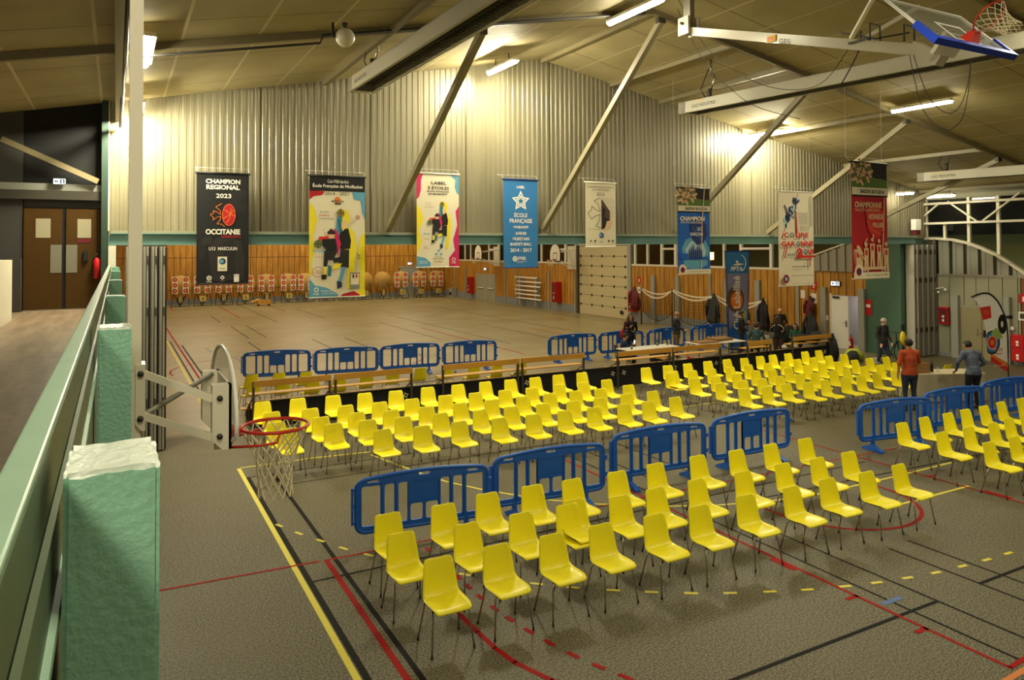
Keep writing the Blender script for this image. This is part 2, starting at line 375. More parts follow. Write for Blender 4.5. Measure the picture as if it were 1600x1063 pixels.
# corrugated sheet
n = NT('corrugated_sheet', .36)
c = n.mix(n.ramp(n.noise(.6, 4, (2.5, 1, .5)), .3, .75), (122, 115, 90), (142, 135, 110))
n.color(n.mix(n.line(n.x, 2.55, .3, .035), c, (72, 65, 42))); n.b.inputs['Metallic'].default_value = .12
# glass of the big windows: reflects, shows the dark outside
g = bpy.data.materials.new('window_glass'); g.use_nodes = True; t = g.node_tree; t.nodes.clear(); MATS['window_glass'] = g
ou = t.nodes.new('ShaderNodeOutputMaterial'); tr = t.nodes.new('ShaderNodeBsdfTransparent'); gl = t.nodes.new('ShaderNodeBsdfGlossy'); fr = t.nodes.new('ShaderNodeFresnel'); mx = t.nodes.new('ShaderNodeMixShader')
gl.inputs['Roughness'].default_value = .02; fr.inputs['IOR'].default_value = 1.6; tr.inputs[0].default_value = (.8, .85, .8, 1)
t.links.new(fr.outputs[0], mx.inputs[0]); t.links.new(tr.outputs[0], mx.inputs[1]); t.links.new(gl.outputs[0], mx.inputs[2]); t.links.new(mx.outputs[0], ou.inputs[0])

# ------------------------------------------------------------------ the shell of the hall
RX, RZ = 10.24, 9.3
def roof(x): return RZ + (.205*(x-RX) if x < RX else -.182*(x-RX))
YB = 17.3            # plane of the gable over the opening between the halls
XN, XF = 27.4, 25.8  # right wall of the near hall, right wall of the far hall
YF = 60.3
# floor with its painted court lines
f = MB(); f.add([(-8, -8, 0), (30, -8, 0), (30, 62, 0), (-8, 62, 0)], [(0, 1, 2, 3)], 'floor_sheet')
def stripe(pts, w, m, z=.0015, dash=None):
    P = [Vector((x, y, 0)) for x, y in pts]
    for i in range(len(P)-1):
        a, b = P[i], P[i+1]; d = b-a; L = d.length
        if L < 1e-6: continue
        d /= L; nn = Vector((-d.y, d.x, 0))*w/2
        if i < len(P)-2 and not dash: b = b + d*w*.3
        f.add([(q.x, q.y, z) for q in (a-nn, b-nn, b+nn, a+nn)], [(0, 1, 2, 3)], m)
def dashes(cs, ln, w, m, z=.003):
    for i, c in enumerate(cs):
        a = cs[max(0, i-1)]; b = cs[min(len(cs)-1, i+1)]; d = Vector((b[0]-a[0], b[1]-a[1])).normalized()*ln/2
        stripe([(c[0]-d.x, c[1]-d.y), (c[0]+d.x, c[1]+d.y)], w, m, z)
stripe([(2.04, 36.8), (2.04, 19.4)], .07, 'line_yellow', .002); stripe([(2.05, 14.7), (2.05, 2)], .07, 'line_yellow', .002)
stripe([(2.02, 14.68), (3.4, 14.68), (4.55, 14.55)], .05, 'line_yellow', .002)
stripe([(4.5, 14.35), (4.6, 13.97), (4.9, 12.81), (5.15, 12.04), (5.53, 11.32), (5.86, 10.85), (6.22, 10.38), (6.77, 9.84), (7.6, 9.25), (8.45, 8.84), (9.4, 8.56), (10.2, 8.43), (12.1, 8.4), (14, 8.42)], .05, 'line_yellow', .002)
stripe([(8.0, 14.67), (16, 14.67)], .05, 'line_yellow', .002)
stripe([(11, 7.46), (12.87, 7.46)], .05, 'line_yellow', .0022)
dashes([(2.16, 11.35), (2.35, 10.9), (2.56, 10.48), (2.77, 10.06), (3.01, 9.68), (3.3, 9.26), (3.6, 8.87), (3.89, 8.52), (4.2, 8.18), (4.55, 7.86), (4.89, 7.56), (5.27, 7.27), (5.64, 7.01), (6.03, 6.76), (6.44, 6.54), (6.88, 6.34), (7.31, 6.16), (7.78, 6.0), (8.2, 5.88), (8.65, 5.78), (9.1, 5.7), (9.58, 5.65), (10.05, 5.61), (10.51, 5.59)], .16, .05, 'line_yellow')
stripe([(2.12, 13.98), (2.15, 2)], .07, 'line_black', .0018); stripe([(2.09, 14.0), (6.5, 14.05)], .04, 'line_black'); stripe([(2.12, 13.25), (9, 13.27)], .04, 'line_black')
stripe([(2.56, 14.0), (2.58, 10), (2.63, 2)], .06, 'line_black', .0016); stripe([(2.15, 9.24), (12.6, 9.24)], .04, 'line_black')
stripe([(9, 8.75), (16.5, 8.4)], .04, 'line_black'); stripe([(2.47, 9.78), (2.47, 3)], .07, 'line_red', .002)
stripe([(.1, 9.92), (2.38, 9.8)], .04, 'line_red', .003); stripe([(2.44, 9.79), (14.1, 9.56)], .04, 'line_red', .0025)
stripe([(3.39, 8.6), (3.41, 7.97), (3.42, 7.61), (3.43, 7.2), (3.45, 6.83), (3.5, 6.5), (3.66, 6.07), (3.95, 5.6), (4.4, 5.1)], .06, 'line_red', .002)
dashes([(3.77, 9.46), (3.77, 9.1), (3.78, 8.78), (3.79, 8.49), (3.79, 8.2), (3.8, 7.88), (3.82, 7.56), (3.86, 7.26), (3.92, 6.94), (3.99, 6.63), (4.08, 6.32), (4.19, 6.03), (4.31, 5.76)], .15, .055, 'line_red')
stripe([(7.68, 12.6), (7.68, 4.07)], .045, 'line_red', .003); stripe([(7.64, 7.0), (7.64, 6.6)], .13, 'line_red', .0028)
stripe([(7.5, 5.77), (7.7, 5.77)], .06, 'line_red', .003); stripe([(7.5, 4.93), (7.7, 4.93)], .06, 'line_red', .003); stripe([(7.77, 5.5), (8.1, 5.5)], .07, 'line_blue', .003)
stripe([(7.68, 4.09), (8.2, 4.12)], .05, 'line_red', .003); stripe([(6.6, 3.95), (8.6, 4.04)], .06, 'line_orange', .003)
stripe([(10.25+1.25*cos(radians(t)), 8.1+1.25*sin(radians(t))) for t in range(0, -181, -9)], .06, 'line_red', .0032); stripe([(9, 8.1), (9, 8.45)], .06, 'line_red', .0032); stripe([(11.5, 8.1), (11.5, 8.45)], .06, 'line_red', .0032)
stripe([(12.78, 12.4), (12.76, 4)], .045, 'line_red', .003); stripe([(12.82, 7.2), (12.82, 6.75)], .14, 'line_red', .0028); stripe([(12.76, 8.1), (12.95, 8.1)], .06, 'line_red', .0028)
for x_, y0_, y1_ in ((7.91, 9.1, 4.0), (8.39, 8.4, 4.0), (9.27, 6.45, 4.0), (9.75, 6.5, 4.0), (8.39, 12.6, 9.6), (9.27, 12.6, 9.6), (7.91, 12.6, 9.7)): stripe([(x_, y0_), (x_, y1_)], .035, 'line_black')
stripe([(4.0, 5.23), (8.4, 5.24)], .05, 'line_black', .0017); stripe([(9.25, 5.26), (13, 5.26)], .05, 'line_black', .0017)
stripe([(2.35, 45), (2.37, 24.5)], .07, 'line_red', .002); stripe([(2.52, 34.7), (2.52, 24.3)], .06, 'line_black'); stripe([(2.16, 36.5), (2.16, 19.4)], .05, 'line_black')
stripe([(2.0, 39.3), (7.7, 38.5), (24, 38.5)], .09, 'line_pale', .002); stripe([(24.4, 56.6), (23.9, 45), (23.25, 30.7), (23.2, 20)], .09, 'line_pale', .002); stripe([(11.4, 24.18), (23.2, 24.12)], .07, 'line_pale', .002)
for pts_ in ([(5.22, 49), (5.22, 44.5)], [(5.44, 42), (5.44, 35.8)], [(6.21, 42), (6.21, 35.7)], [(5.2, 34.4), (5.2, 30)], [(7.91, 34), (7.91, 30.3)], [(9.35, 33.8), (9.35, 29.5)], [(8.05, 59), (8.05, 43)], [(11, 52), (11, 44)], [(13, 40), (13, 31)], [(15, 44), (15, 28)], [(17.5, 36), (17.5, 27)], [(20, 48), (20, 30)]):
    stripe(pts_, .05, 'line_black')
for pts_ in ([(6.6, 57), (6.6, 47)], [(9.9, 56), (9.9, 50)], [(3.4, 58), (3.4, 55)], [(14, 36), (14, 25)], [(18.8, 33), (18.8, 24)]): stripe(pts_, .07, 'line_red', .0018)
stripe([(6+4.4*cos(radians(t)), 27+3.2*sin(radians(t))) for t in range(-40, 200, 10)], .06, 'line_red', .0019)
stripe([(20.5+3*cos(radians(t)), 55+3*sin(radians(t))) for t in range(-90, 91, 10)], .07, 'line_yellow', .002)
for c_ in ((4.0, 29.5), (3.75, 26.8), (3.3, 33.2)): stripe([(c_[0], c_[1]), (c_[0]+.1, c_[1]-1.2)], .06, 'line_blue', .0019)
dashes([(3.6, 20.4), (4.3, 21.3), (4.9, 22.2), (5.5, 23.3), (6.0, 24.5), (6.2, 25.9)], .25, .06, 'line_yellow')
struct('floor', f)
# ceiling: two pitched planes over both halls and the gallery
c = MB(); T = .25
for y0_, y1_ in ((-8, 62),):
    for xa, xb in ((-8, RX), (RX, 27.9)):
        a, b = roof(xa), roof(xb)
        c.add([(xa, y0_, a), (xb, y0_, b), (xb, y1_, b), (xa, y1_, a), (xa, y0_, a+T), (xb, y0_, b+T), (xb, y1_, b+T), (xa, y1_, a+T)], [(0, 3, 2, 1), (4, 5, 6, 7), (0, 1, 5, 4), (2, 3, 7, 6), (0, 4, 7, 3), (1, 2, 6, 5)], 'ceiling_sheets')
struct('ceiling', c)
# corrugated gable over the opening
w = MB(); x = -.15; per = .15; prof = ((0, 0), (.045, 0), (.06, .013), (.12, .013), (.135, 0))
pts = []
while x < XN:
    for dx, dy in prof: pts.append((x+dx, YB-dy))
    x += per
pts.append((XN, YB))
vs = [(px_, py_, 4.42) for px_, py_ in pts]+[(px_, py_, roof(px_)+.05) for px_, py_ in pts]; N = len(pts)
w.add(vs, [(i, i+1, N+i+1, N+i) for i in range(N-1)], 'corrugated_sheet')
w.add([(-.15, YB+.1, 4.42), (XN, YB+.1, 4.42), (XN, YB+.1, roof(XN)), (RX, YB+.1, RZ), (-.15, YB+.1, roof(-.15))], [(0, 1, 2, 3, 4)], 'grey_wall')
struct('wall_back', w)
b = MB(); b.bb(-.14, 26.4, 17.02, 17.2, 4.21, 4.225, 'teal_paint'); b.bb(-.14, 26.4, 17.1, 17.12, 4.21, 4.44, 'teal_paint'); b.bb(-.1, 26.4, 17.02, 17.25, 4.44, 4.46, 'teal_paint'); b.bb(-.1, 26.4, 17.03, 17.26, 4.46, 4.51, 'pale_panel')
tag(link('steel_beam', b.mesh('steel_beam')), 'long teal steel beam spanning the opening under the corrugated gable', 'beam')
# wall slab above the beam behind the near rails at right, and the strip between the two right walls
w = MB(); w.bb(XF, XN, YB+.02, YB+.3, 0, 4.45, 'teal_wall'); struct('wall_return', w)
# far hall: end wall and side walls
w = MB(); w.bb(-1, 27, YF, YF+.2, .42, 9.3, 'wood_wall_end'); w.bb(-1, 27, YF-.02, YF+.2, 0, .42, 'grey_base')
w.bb(21.5, 23.2, YF-.08, YF+.1, 0, 2.5, 'grey_post'); w.bb(21.35, 23.35, YF-.1, YF, 2.5, 2.62, 'grey_post'); struct('wall_far', w)
w = MB(); w.bb(-.3, -.1, YB+.2, YF, 0, 8, 'wood_wall_side'); struct('wall_left', w)
w = MB()
def seg(y0, y1, z0, z1, m): w.bb(XF, XF+.2, y0, y1, z0, z1, m)
# openings: roller door 33.85-39.0, exit doors 50.7-53.8, side room door 19.03-20.35
for y0_, y1_ in ((18.75, 19.03), (20.35, 33.7), (39.1, 50.6), (53.9, YF)):
    seg(y0_, y1_, .5, 3.1, 'wood_wall_side'); seg(y0_, y1_, 0, .5, 'grey_base')
w.bb(XF-.02, XF+.2, YB, 18.75, 0, 4.4, 'teal_wall'); seg(19.03, 20.35, 2.15, 3.1, 'wood_wall_side'); seg(50.6, 53.9, 2.1, 3.1, 'wood_wall_side')
for y0_, y1_ in ((18.75, 33.7), (39.1, YF)):
    w.bb(XF-.03, XF+.22, y0_, y1_, 3.1, 3.2, 'off_white'); w.bb(XF, XF+.2, y0_, y1_, 4.5, 9, 'cream_paint')
w.bb(XF, XF+.2, 33.7, 39.1, 4.28, 9, 'cream_paint'); w.bb(XF-.1, XF+.1, 33.55, 33.85, 0, 4.3, 'grey_post'); w.bb(XF-.06, XF+.1, 39.0, 39.2, 0, 4.3, 'steel_dark')
for y_ in (24.22, 26.14, 29.64, 31.61): w.bb(XF-.12, XF, y_-.14, y_+.14, 0, 2.6, 'grey_post')
for y_ in (20.66, 18.9): w.bb(XF-.14, XF, y_-.13, y_+.13, 0, 2.45, 'grey_post')
for y_ in (22.0, 27.3, 39.4, 42.6, 47.2, 49.0, 56.3, 58.5): w.bb(XF-.06, XF, y_-.06, y_+.06, 0, 2.6 if y_ > 39 else 3.1, 'grey_post')
struct('wall_right_far', w)
# window band high in the far hall's right wall
w = MB()
for y_, t_ in ((56.3, .12), (55.2, .12), (53.7, .1), (51.8, .12), (50.1, .25), (48.9, .15), (46.4, .1), (43.7, .12), (42.1, .2), (40.6, .2), (39.4, .1), (33.3, .12), (32.2, .1), (31.0, .14), (29.9, .14), (26.4, .1), (25.3, .14), (23.5, .14), (21.9, .1), (19.35, .12)):
    w.bb(XF, XF+.14, y_-t_/2, y_+t_/2, 3.2, 4.5, 'white')
w.bb(XF, XF+.14, 18.75, 33.7, 4.44, 4.5, 'white'); w.bb(XF, XF+.14, 39.1, YF, 4.44, 4.5, 'white')
for y0_, y1_ in ((29.9, 31.0), (23.5, 25.3), (40.6, 42.1), (50.1, 51.8)): w.bb(XF-.01, XF+.13, y0_, y1_, 4.0, 4.1, 'white')
w.add([(XF+.08, 18.75, 3.2), (XF+.08, 33.7, 3.2), (XF+.08, 33.7, 4.5), (XF+.08, 18.75, 4.5)], [(0, 3, 2, 1)], 'window_glass')
w.add([(XF+.08, 39.1, 3.2), (XF+.08, YF, 3.2), (XF+.08, YF, 4.5), (XF+.08, 39.1, 4.5)], [(0, 3, 2, 1)], 'window_glass')
struct('window_1', w)
# ribbed sheet rising towards the partition on the same wall
w = MB(); y = 22.6; k = 0
while y > 18.9:
    z1 = min(4.42, 3.2+(22.9-y)*.30+(.1 if y < 20 else 0)); w.bb(XF-.12+(.05 if k % 2 else 0), XF-.02, y-.2, y, 3.12, z1, 'galvanised'); y -= .2; k += 1
w.bar((XF-.1, 22.9, 3.2), (XF-.1, 18.9, 4.45), .1, .06, 'cream_paint'); struct('trim_1', w)
# side room behind the white door
w = MB(); mat('room_wall', (186, 184, 190), .7); mat('room_floor', (170, 160, 130), .5)
w.bb(XF+.2, 27.3, 18.75, 18.8, 0, 2.6, 'room_wall'); w.bb(XF+.2, 27.3, 20.95, 21.0, 0, 2.6, 'room_wall'); w.bb(27.25, 27.3, 18.8, 20.95, 0, 2.6, 'room_wall'); w.bb(XF+.2, 27.3, 18.8, 20.95, 2.55, 2.6, 'white')
w.bb(XF, 27.3, 18.8, 20.95, .002, .01, 'room_floor'); ring = disc(-19.1, 1.95, .55, 28)
w.solid([ring, disc(-19.1, 1.95, .47, 28)], 0, .05, 'white_gloss', YZ(27.25)); w.solid([disc(-19.1, 1.95, .47, 28)], 0, .02, 'steel_dark', YZ(27.25)); struct('wall_side_room', w)
# near hall right wall
w = MB(); mat('wood_dark', (132, 72, 26), .5, noise=.2, nscale=3)
js = [17.4, 16.9, 16.46, 15.92, 15.49, 15.05, 14.59, 14.09, 14.0]
for a, b_ in zip(js, js[1:]):
    w.bb(XN, XN+.15, b_+.012, a-.012, .14 if a > 16.2 or b_ < 14.5 else 1.95, 3.0, 'pale_panel')
w.bb(XN+.02, XN+.2, -8, 17.4, 0, 3.0, 'dark_gap'); w.bb(XN, XN+.15, -8, 17.4, 0, .14, 'grey_base'); w.bb(XN-.01, XN+.15, -8, 13.97, 0, 3.0, 'wood_dark'); w.bb(XN-.03, XN+.2, -8, 17.4, 3.0, 3.08, 'steel_grey')
w.bb(XN-.16, XN, 16.07, 16.32, 0, 2.3, 'grey_post'); w.bb(XN-.16, XN, 14.3, 14.5, 0, 2.32, 'grey_post')
y = 17.36; k = 0
def arch(y): return 4.40-.128*(17.6-y)**1.35*.62 if y > 10 else 3.0
AR = [(17.5, 4.38), (16.9, 4.38), (16.27, 4.32), (15.69, 4.18), (15.2, 3.98), (14.7, 3.74), (14.3, 3.48), (13.88, 3.18), (13.6, 3.0)]
def arz(y):
    for (a, za), (b_, zb) in zip(AR, AR[1:]):
        if b_ <= y <= a: return zb+(za-zb)*(y-b_)/(a-b_)
    return 3.05
while y > 13.65:
    d_ = .07 if k % 4 == 3 else (.02 if k % 2 else 0); w.bb(XN+d_, XN+.12, y-.13, y, 3.08, arz(y-.06), 'galvanised' if k % 4 != 3 else 'steel_dark'); y -= .13; k += 1
for (a, za), (b_, zb) in zip(AR, AR[1:]): w.bar((XN-.02, a, za+.03), (XN-.02, b_-.02, zb+.03), .22, .09, 'cream_paint')
w.bb(XN, XN+.2, -8, 17.4, 5.88, 6.6, 'pale_panel'); w.bb(XN, XN+.15, -8, 13.6, 3.0, 3.3, 'galvanised')
struct('wall_right', w)
w = MB()
for y_, z0_ in ((17.33, 4.35), (15.71, 4.1), (14.69, 3.7), (13.7, 3.2), (12.7, 3.2), (11.7, 3.2)): w.bb(XN-.02, XN+.1, y_-.05, y_+.05, z0_, 5.9, 'cream_steel')
w.bb(XN-.02, XN+.1, 16.56, 16.64, 4.3, 4.98, 'cream_steel')
for z_ in (4.98, 5.72): w.bb(XN-.16, XN, -8, 17.7, z_-.04, z_+.04, 'cream_steel')
w.bar((XN-.1, 17.6, 5.05), (XN-.1, 16.7, 5.75), .07, .05, 'cream_steel'); w.bar((XN-.1, 16.4, 5.78), (XN-.1, 15.35, 5.0), .07, .05, 'cream_steel'); w.bar((XN-.1, 15.15, 5.02), (XN-.1, 13.9, 5.95), .07, .05, 'cream_steel')
w.add([(XN+.06, -8, 3.0), (XN+.06, 17.4, 3.0), (XN+.06, 17.4, 5.9), (XN+.06, -8, 5.9)], [(0, 3, 2, 1)], 'window_glass')
struct('window_2', w)
# double door in the near right wall
w = MB(); mat('olive_door', (142, 132, 98), .5, noise=.05)
w.bb(XN-.02, XN+.1, 15.31, 16.05, .03, 1.88, 'olive_door'); w.bb(XN-.02, XN+.1, 14.5, 15.29, .03, 1.88, 'olive_door'); w.bb(XN-.03, XN+.1, 14.5, 16.07, 1.88, 1.95, 'pale_panel')
d1 = struct('door_1', w); h = MB(); h.rbox(XN-.07, XN-.02, 15.16, 15.24, .85, 1.1, 'black', .01); h.tube([(XN-.05, 15.2, 1.0), (XN-.09, 15.2, 1.0), (XN-.09, 15.32, 1.0)], .012, 'chrome'); h.tube([(XN-.05, 15.42, 1.18), (XN-.07, 15.44, 1.1), (XN-.07, 15.44, .95), (XN-.05, 15.42, .88)], .012, 'steel_grey')
part(d1, 'door_handle', h)
# roller door of the far hall
w = MB(); mat('roller_panel', (196, 184, 142), .5, noise=.04)
zs = [0, .62, 1.22, 1.84, 2.42, 3.02, 3.62, 4.25]
for a, b_ in zip(zs, zs[1:]): w.bb(XF+.03, XF+.1, 33.88, 38.98, a+.012, b_-.012, 'roller_panel')
w.bb(XF+.06, XF+.12, 33.85, 39, 0, 4.28, 'steel_dark'); d2 = struct('door_2', w); h = MB()
for z_ in zs[1:-1]:
    for y_ in (34.2, 35.3, 36.5, 37.6, 38.8): h.bb(XF-.0, XF+.03, y_-.05, y_+.05, z_-.07, z_+.07, 'black')
h.sphere((XF-.02, 34.55, .38), (.05, .16, .12), 'black'); part(d2, 'hinges', h)
# exit doors of the far hall
w = MB()
for y0_, y1_ in ((50.75, 52.1), (52.4, 53.8)): w.bb(XF-.03, XF+.05, y0_, y1_, 0, 2.1, 'pale_panel')
w.bb(XF-.06, XF+.1, 52.1, 52.4, 0, 2.1, 'grey_post'); w.bb(XF-.04, XF+.1, 50.6, 50.75, 0, 2.2, 'grey_post'); w.bb(XF-.04, XF+.1, 53.8, 53.95, 0, 2.2, 'grey_post'); d3 = struct('door_3', w)
for y_ in (51.4, 53.1):
    h = MB(); h.tube([(XF-.06, y_-.5, 1.0), (XF-.12, y_-.45, 1.0), (XF-.12, y_+.45, 1.0), (XF-.06, y_+.5, 1.0)], .03, 'white'); part(d3, 'push_bar', h)
# white door of the side room
w = MB(); w.bb(XF-.02, XF+.03, 19.56, 20.33, .01, 2.12, 'white'); w.bb(XF-.03, XF+.1, 20.33, 20.42, 0, 2.2, 'off_white'); w.bb(XF-.03, XF+.1, 18.99, 19.05, 0, 2.2, 'off_white')
d4 = struct('door_4', w); h = MB(); h.bb(XF-.04, XF-.02, 19.62, 19.68, .9, 1.15, 'steel_grey'); h.tube([(XF-.03, 19.65, 1.05), (XF-.08, 19.65, 1.05), (XF-.08, 19.78, 1.05)], .012, 'chrome'); h.bb(XF-.08, XF-.03, 19.95, 20.25, 2.03, 2.1, 'black'); part(d4, 'door_handle', h)
# gallery: slab, fascia, back wall with its double door, low wall
GF = 2.92
w = MB(); w.bb(-8, -.0, -8, YB, GF-.4, GF, 'gallery_boards'); struct('floor_gallery', w)
w = MB(); w.bb(-8, -.2, YB, YB+.2, 0, roof(-.2)+.1, 'dark_gap'); w.bb(-8, -1.62, YB-.06, YB, GF, roof(-1.62), 'grey_wall'); w.bb(-1.6, -.24, YB-.02, YB, 4.96, 5.3, 'grey_wall')
w.bb(-8, -.2, YB-.1, YB, 5.3, 5.44, 'grey_post'); w.bb(-8, -.2, YB-.16, YB, 5.12, 5.3, 'steel_dark'); mat('black_wall', (13, 13, 12), .8); w.bb(-1.6, -.22, YB-.01, YB, 5.44, 7.2, 'black_wall'); w.bb(-1.86, -1.62, YB-.3, YB-.06, GF, 3.95, 'grey_wall')
struct('wall_gallery', w)
w = MB(); w.bb(-2.2, -1.56, 10.5, 15.1, GF, 3.95, 'cream_paint'); w.bb(-8, -2.2, 10.5, 10.7, GF, 3.95, 'cream_paint'); struct('wall_gallery_low', w)
w = MB(); w.bb(-.27, -.15, 17.05, YB, GF, roof(-.2), 'dark_green'); w.bb(-.15, -.13, 17.05, YB, 4.5, roof(-.2), 'cream_paint'); w.bb(-.14, .0, 17.0, YB, 3.6, 4.2, 'off_white'); struct('trim_2', w)
w = MB()
for x0_, x1_ in ((-1.6, -.955), (-.885, -.24)): w.bb(x0_, x1_, YB-.08, YB-.03, GF+.01, 4.94, 'brown_door')
w.bb(-.955, -.885, YB-.05, YB-.02, GF, 4.94, 'black'); w.bb(-1.6, -.24, YB-.1, YB-.02, GF, GF+.015, 'steel_grey'); mat('door_window', (150, 142, 112), .3, emit=.12)
for x0_, x1_ in ((-1.40, -1.15), (-.69, -.45)): w.bb(x0_, x1_, YB-.085, YB-.08, 4.36, 4.74, 'door_window')
w.bb(-1.15, -.957, YB-.087, YB-.081, 3.66, 4.22, 'door_paper'); w.bb(-.883, -.69, YB-.087, YB-.081, 3.66, 4.22, 'door_paper'); w.bb(-.69, -.45, YB-.087, YB-.081, 4.26, 4.34, 'red_dark')
d5 = struct('door_5', w); h = MB(); h.bb(-.58, -.5, YB-.13, YB-.08, 3.9, 4.1, 'black'); part(d5, 'door_handle', h)
w = MB(); mat('added_bank', (112, 116, 66), .9, noise=.12, nscale=.3); w.add([(27.8, -60, -.3), (36, -60, -.3), (36, 160, -.3), (27.8, 160, -.3), (58, -60, 5.0), (58, 160, 5.0), (160, -60, 5.0), (160, 160, 5.0)], [(0, 1, 2, 3), (1, 4, 5, 2), (4, 6, 7, 5)], 'added_bank'); struct('ground', w)  # added bank outside, gives the panes the olive of indoor reflections
w = MB(); w.bb(-8, 28, -8.2, -8, 0, 9.4, 'cream_paint'); struct('wall_front', w)
w = MB(); w.bb(-8.2, -8, -8, YB, 0, 6.5, 'cream_paint'); struct('wall_gallery_side', w)
# ------------------------------------------------------------------ roof steel
YR = 12.5
for yr_, word in ((YR, 'nearer the gable'), (7.6, 'nearer the viewpoint')):
    m = MB()
    for xa, xb in ((-7.9, RX), (RX, XN-.1)):
        a, b = roof(xa), roof(xb)
        m.bar((xa, yr_, a-.12), (xb, yr_, b-.12), .1, .02, 'cream_dull'); m.bar((xa, yr_, a-.06), (xb, yr_, b-.06), .03, .12, 'cream_dull')
    tag(link('rafter', m.mesh('rafter')), 'sloping steel roof rafter crossing the hall, the one '+word, 'rafter', 'roof rafters')
PUR = [(-4.1, 'over the gallery, far left'), (.02, 'over the gallery rail, deepened to shade the gallery'), (4.3, 'left of the wall lamp by the blue banner'), (10.24, 'along the ridge of the roof'), (12.55, 'first right of the ridge'), (14.35, 'second right of the ridge'), (18.5, 'above the fourth diagonal brace'), (22.6, 'above the rightmost heater'), (26.9, 'along the right eave')]
for x_, wd in PUR:
    m = MB(); z_ = roof(x_); m.bb(x_-.05, x_+.05, -7.9 if x_ < 4 else (8.0 if x_ < 5 else YR), YB-.08, z_-(.42 if x_ == .02 else .13), z_-.02, 'cream_dull')  # purlin over the rail is added, made deep to block lamp light
    if x_ == .02: m.tube([(.1, -7.9, z_-.3), (.1, 12.5, z_-.3), (.06, 17.1, z_-.55)], .03, 'steel_dark', 6)
    solo('purlin', m, 'straight roof purlin running to the gable '+wd, 'purlin', 'roof purlins')
BR = [((6.1, YR, 8.22), (5.8, 17.15, 4.55), 'between the first two pale banners'), ((10.45, YR, 9.05), (10.2, 17.15, 4.62), 'rising right of the blue banner'), ((15.3, YR, 8.2), (15.05, 17.15, 4.6), 'rising behind the blue season banner'), ((19.0, YR, 7.5), (18.7, 17.15, 4.58), 'rising behind the white cup banner'), ((23.4, YR, 6.7), (23.1, 17.15, 4.7), 'rising behind the red season banner')]
for p0, p1, wd in BR:
    m = MB(); m.bar(p0, p1, .13, .13, 'brace_paint'); m.bar(Vector(p0)+Vector((-.1, 0, .02)), Vector(p0)+Vector((.1, 0, .02)), .1, .12, 'steel_dark')
    m.bb(p1[0]-.1, p1[0]+.1, p1[1]-.05, p1[1]+.06, p1[2]-.14, p1[2]-.02, 'steel_grey')
    solo('diagonal_brace', m, 'long square diagonal steel brace '+wd, 'brace', 'diagonal braces')
m = MB(); m.bar((-8, 17.0, 5.95), (-.35, 17.1, 5.48), .1, .12, 'cream_dull'); m = MB(); m.bar((-1.95, 17.0, 6.25), (-.33, 17.1, 5.5), .08, .11, 'cream_dull')
solo('diagonal_brace', m, 'short sloping brace on the dark gallery wall above the exit sign', 'brace', 'diagonal braces')
# ------------------------------------------------------------------ ceiling lamps
def lamp(x, y, z, hang, label, ln=1.5, grp='fluorescent tube lamps', glow='tube_glow'):
    t = thing('tube_lamp', label, 'lamp', (x, y, z), 0, grp)
    m = MB(); m.bb(-.1, .1, -ln/2, ln/2, .06, .12, 'cream_steel'); part(t, 'housing', m)
    m = MB(); vs = []; K = 6
    for yy in (-ln/2, ln/2):
        for k in range(K+1): a = pi+pi*k/K; vs.append((.065*cos(a), yy, .06+.065*sin(a)))
    m.add(vs, [(k, k+1, K+2+k, K+1+k) for k in range(K)]+[tuple(range(K+1))[::-1], tuple(range(K+1, 2*K+2))], glow); part(t, 'diffuser', m)
    if hang:
        for yy in (-.35, .35):
            m = MB(); m.tube([(0, yy, .12), (0, yy, hang)], .012, 'black', 6); part(t, 'hanger', m)
    return t
lamp(.38, 12.2, 7.02, 0, 'glowing tube lamp on the ceiling beside the tall white column', 1.75)
lamp(8.3, 15.88, 8.5, .32, 'hanging tube lamp that lights the gable between the pale and blue banners', 1.42, glow='tube_glow_bright')
lamp(9.15, 11.75, 8.80, 0, 'tube lamp on the ceiling left of the ridge, cut by the top edge', 1.7)
lamp(18.0, 11.45, 7.62, 0, 'tube lamp on the ceiling under the hanging cable loop', 1.55)
lamp(17.95, 16.5, 7.64, .22, 'hanging tube lamp touching the diagonal brace behind the cup banner', 1.3, glow='tube_glow_bright')
lamp(26.2, 16.0, 5.88, .25, 'hanging tube lamp at far right before the dark window', 1.0, glow='tube_glow_soft')
lamp(.37, 16.2, 6.85, .3, 'hanging tube lamp near the gable, hidden behind the tall cream column', 1.3, glow='tube_glow_bright')
lamp(25.3, 16.75, 6.0, .3, 'short tube lamp close to the gable above the red banner', .6, glow='tube_glow')
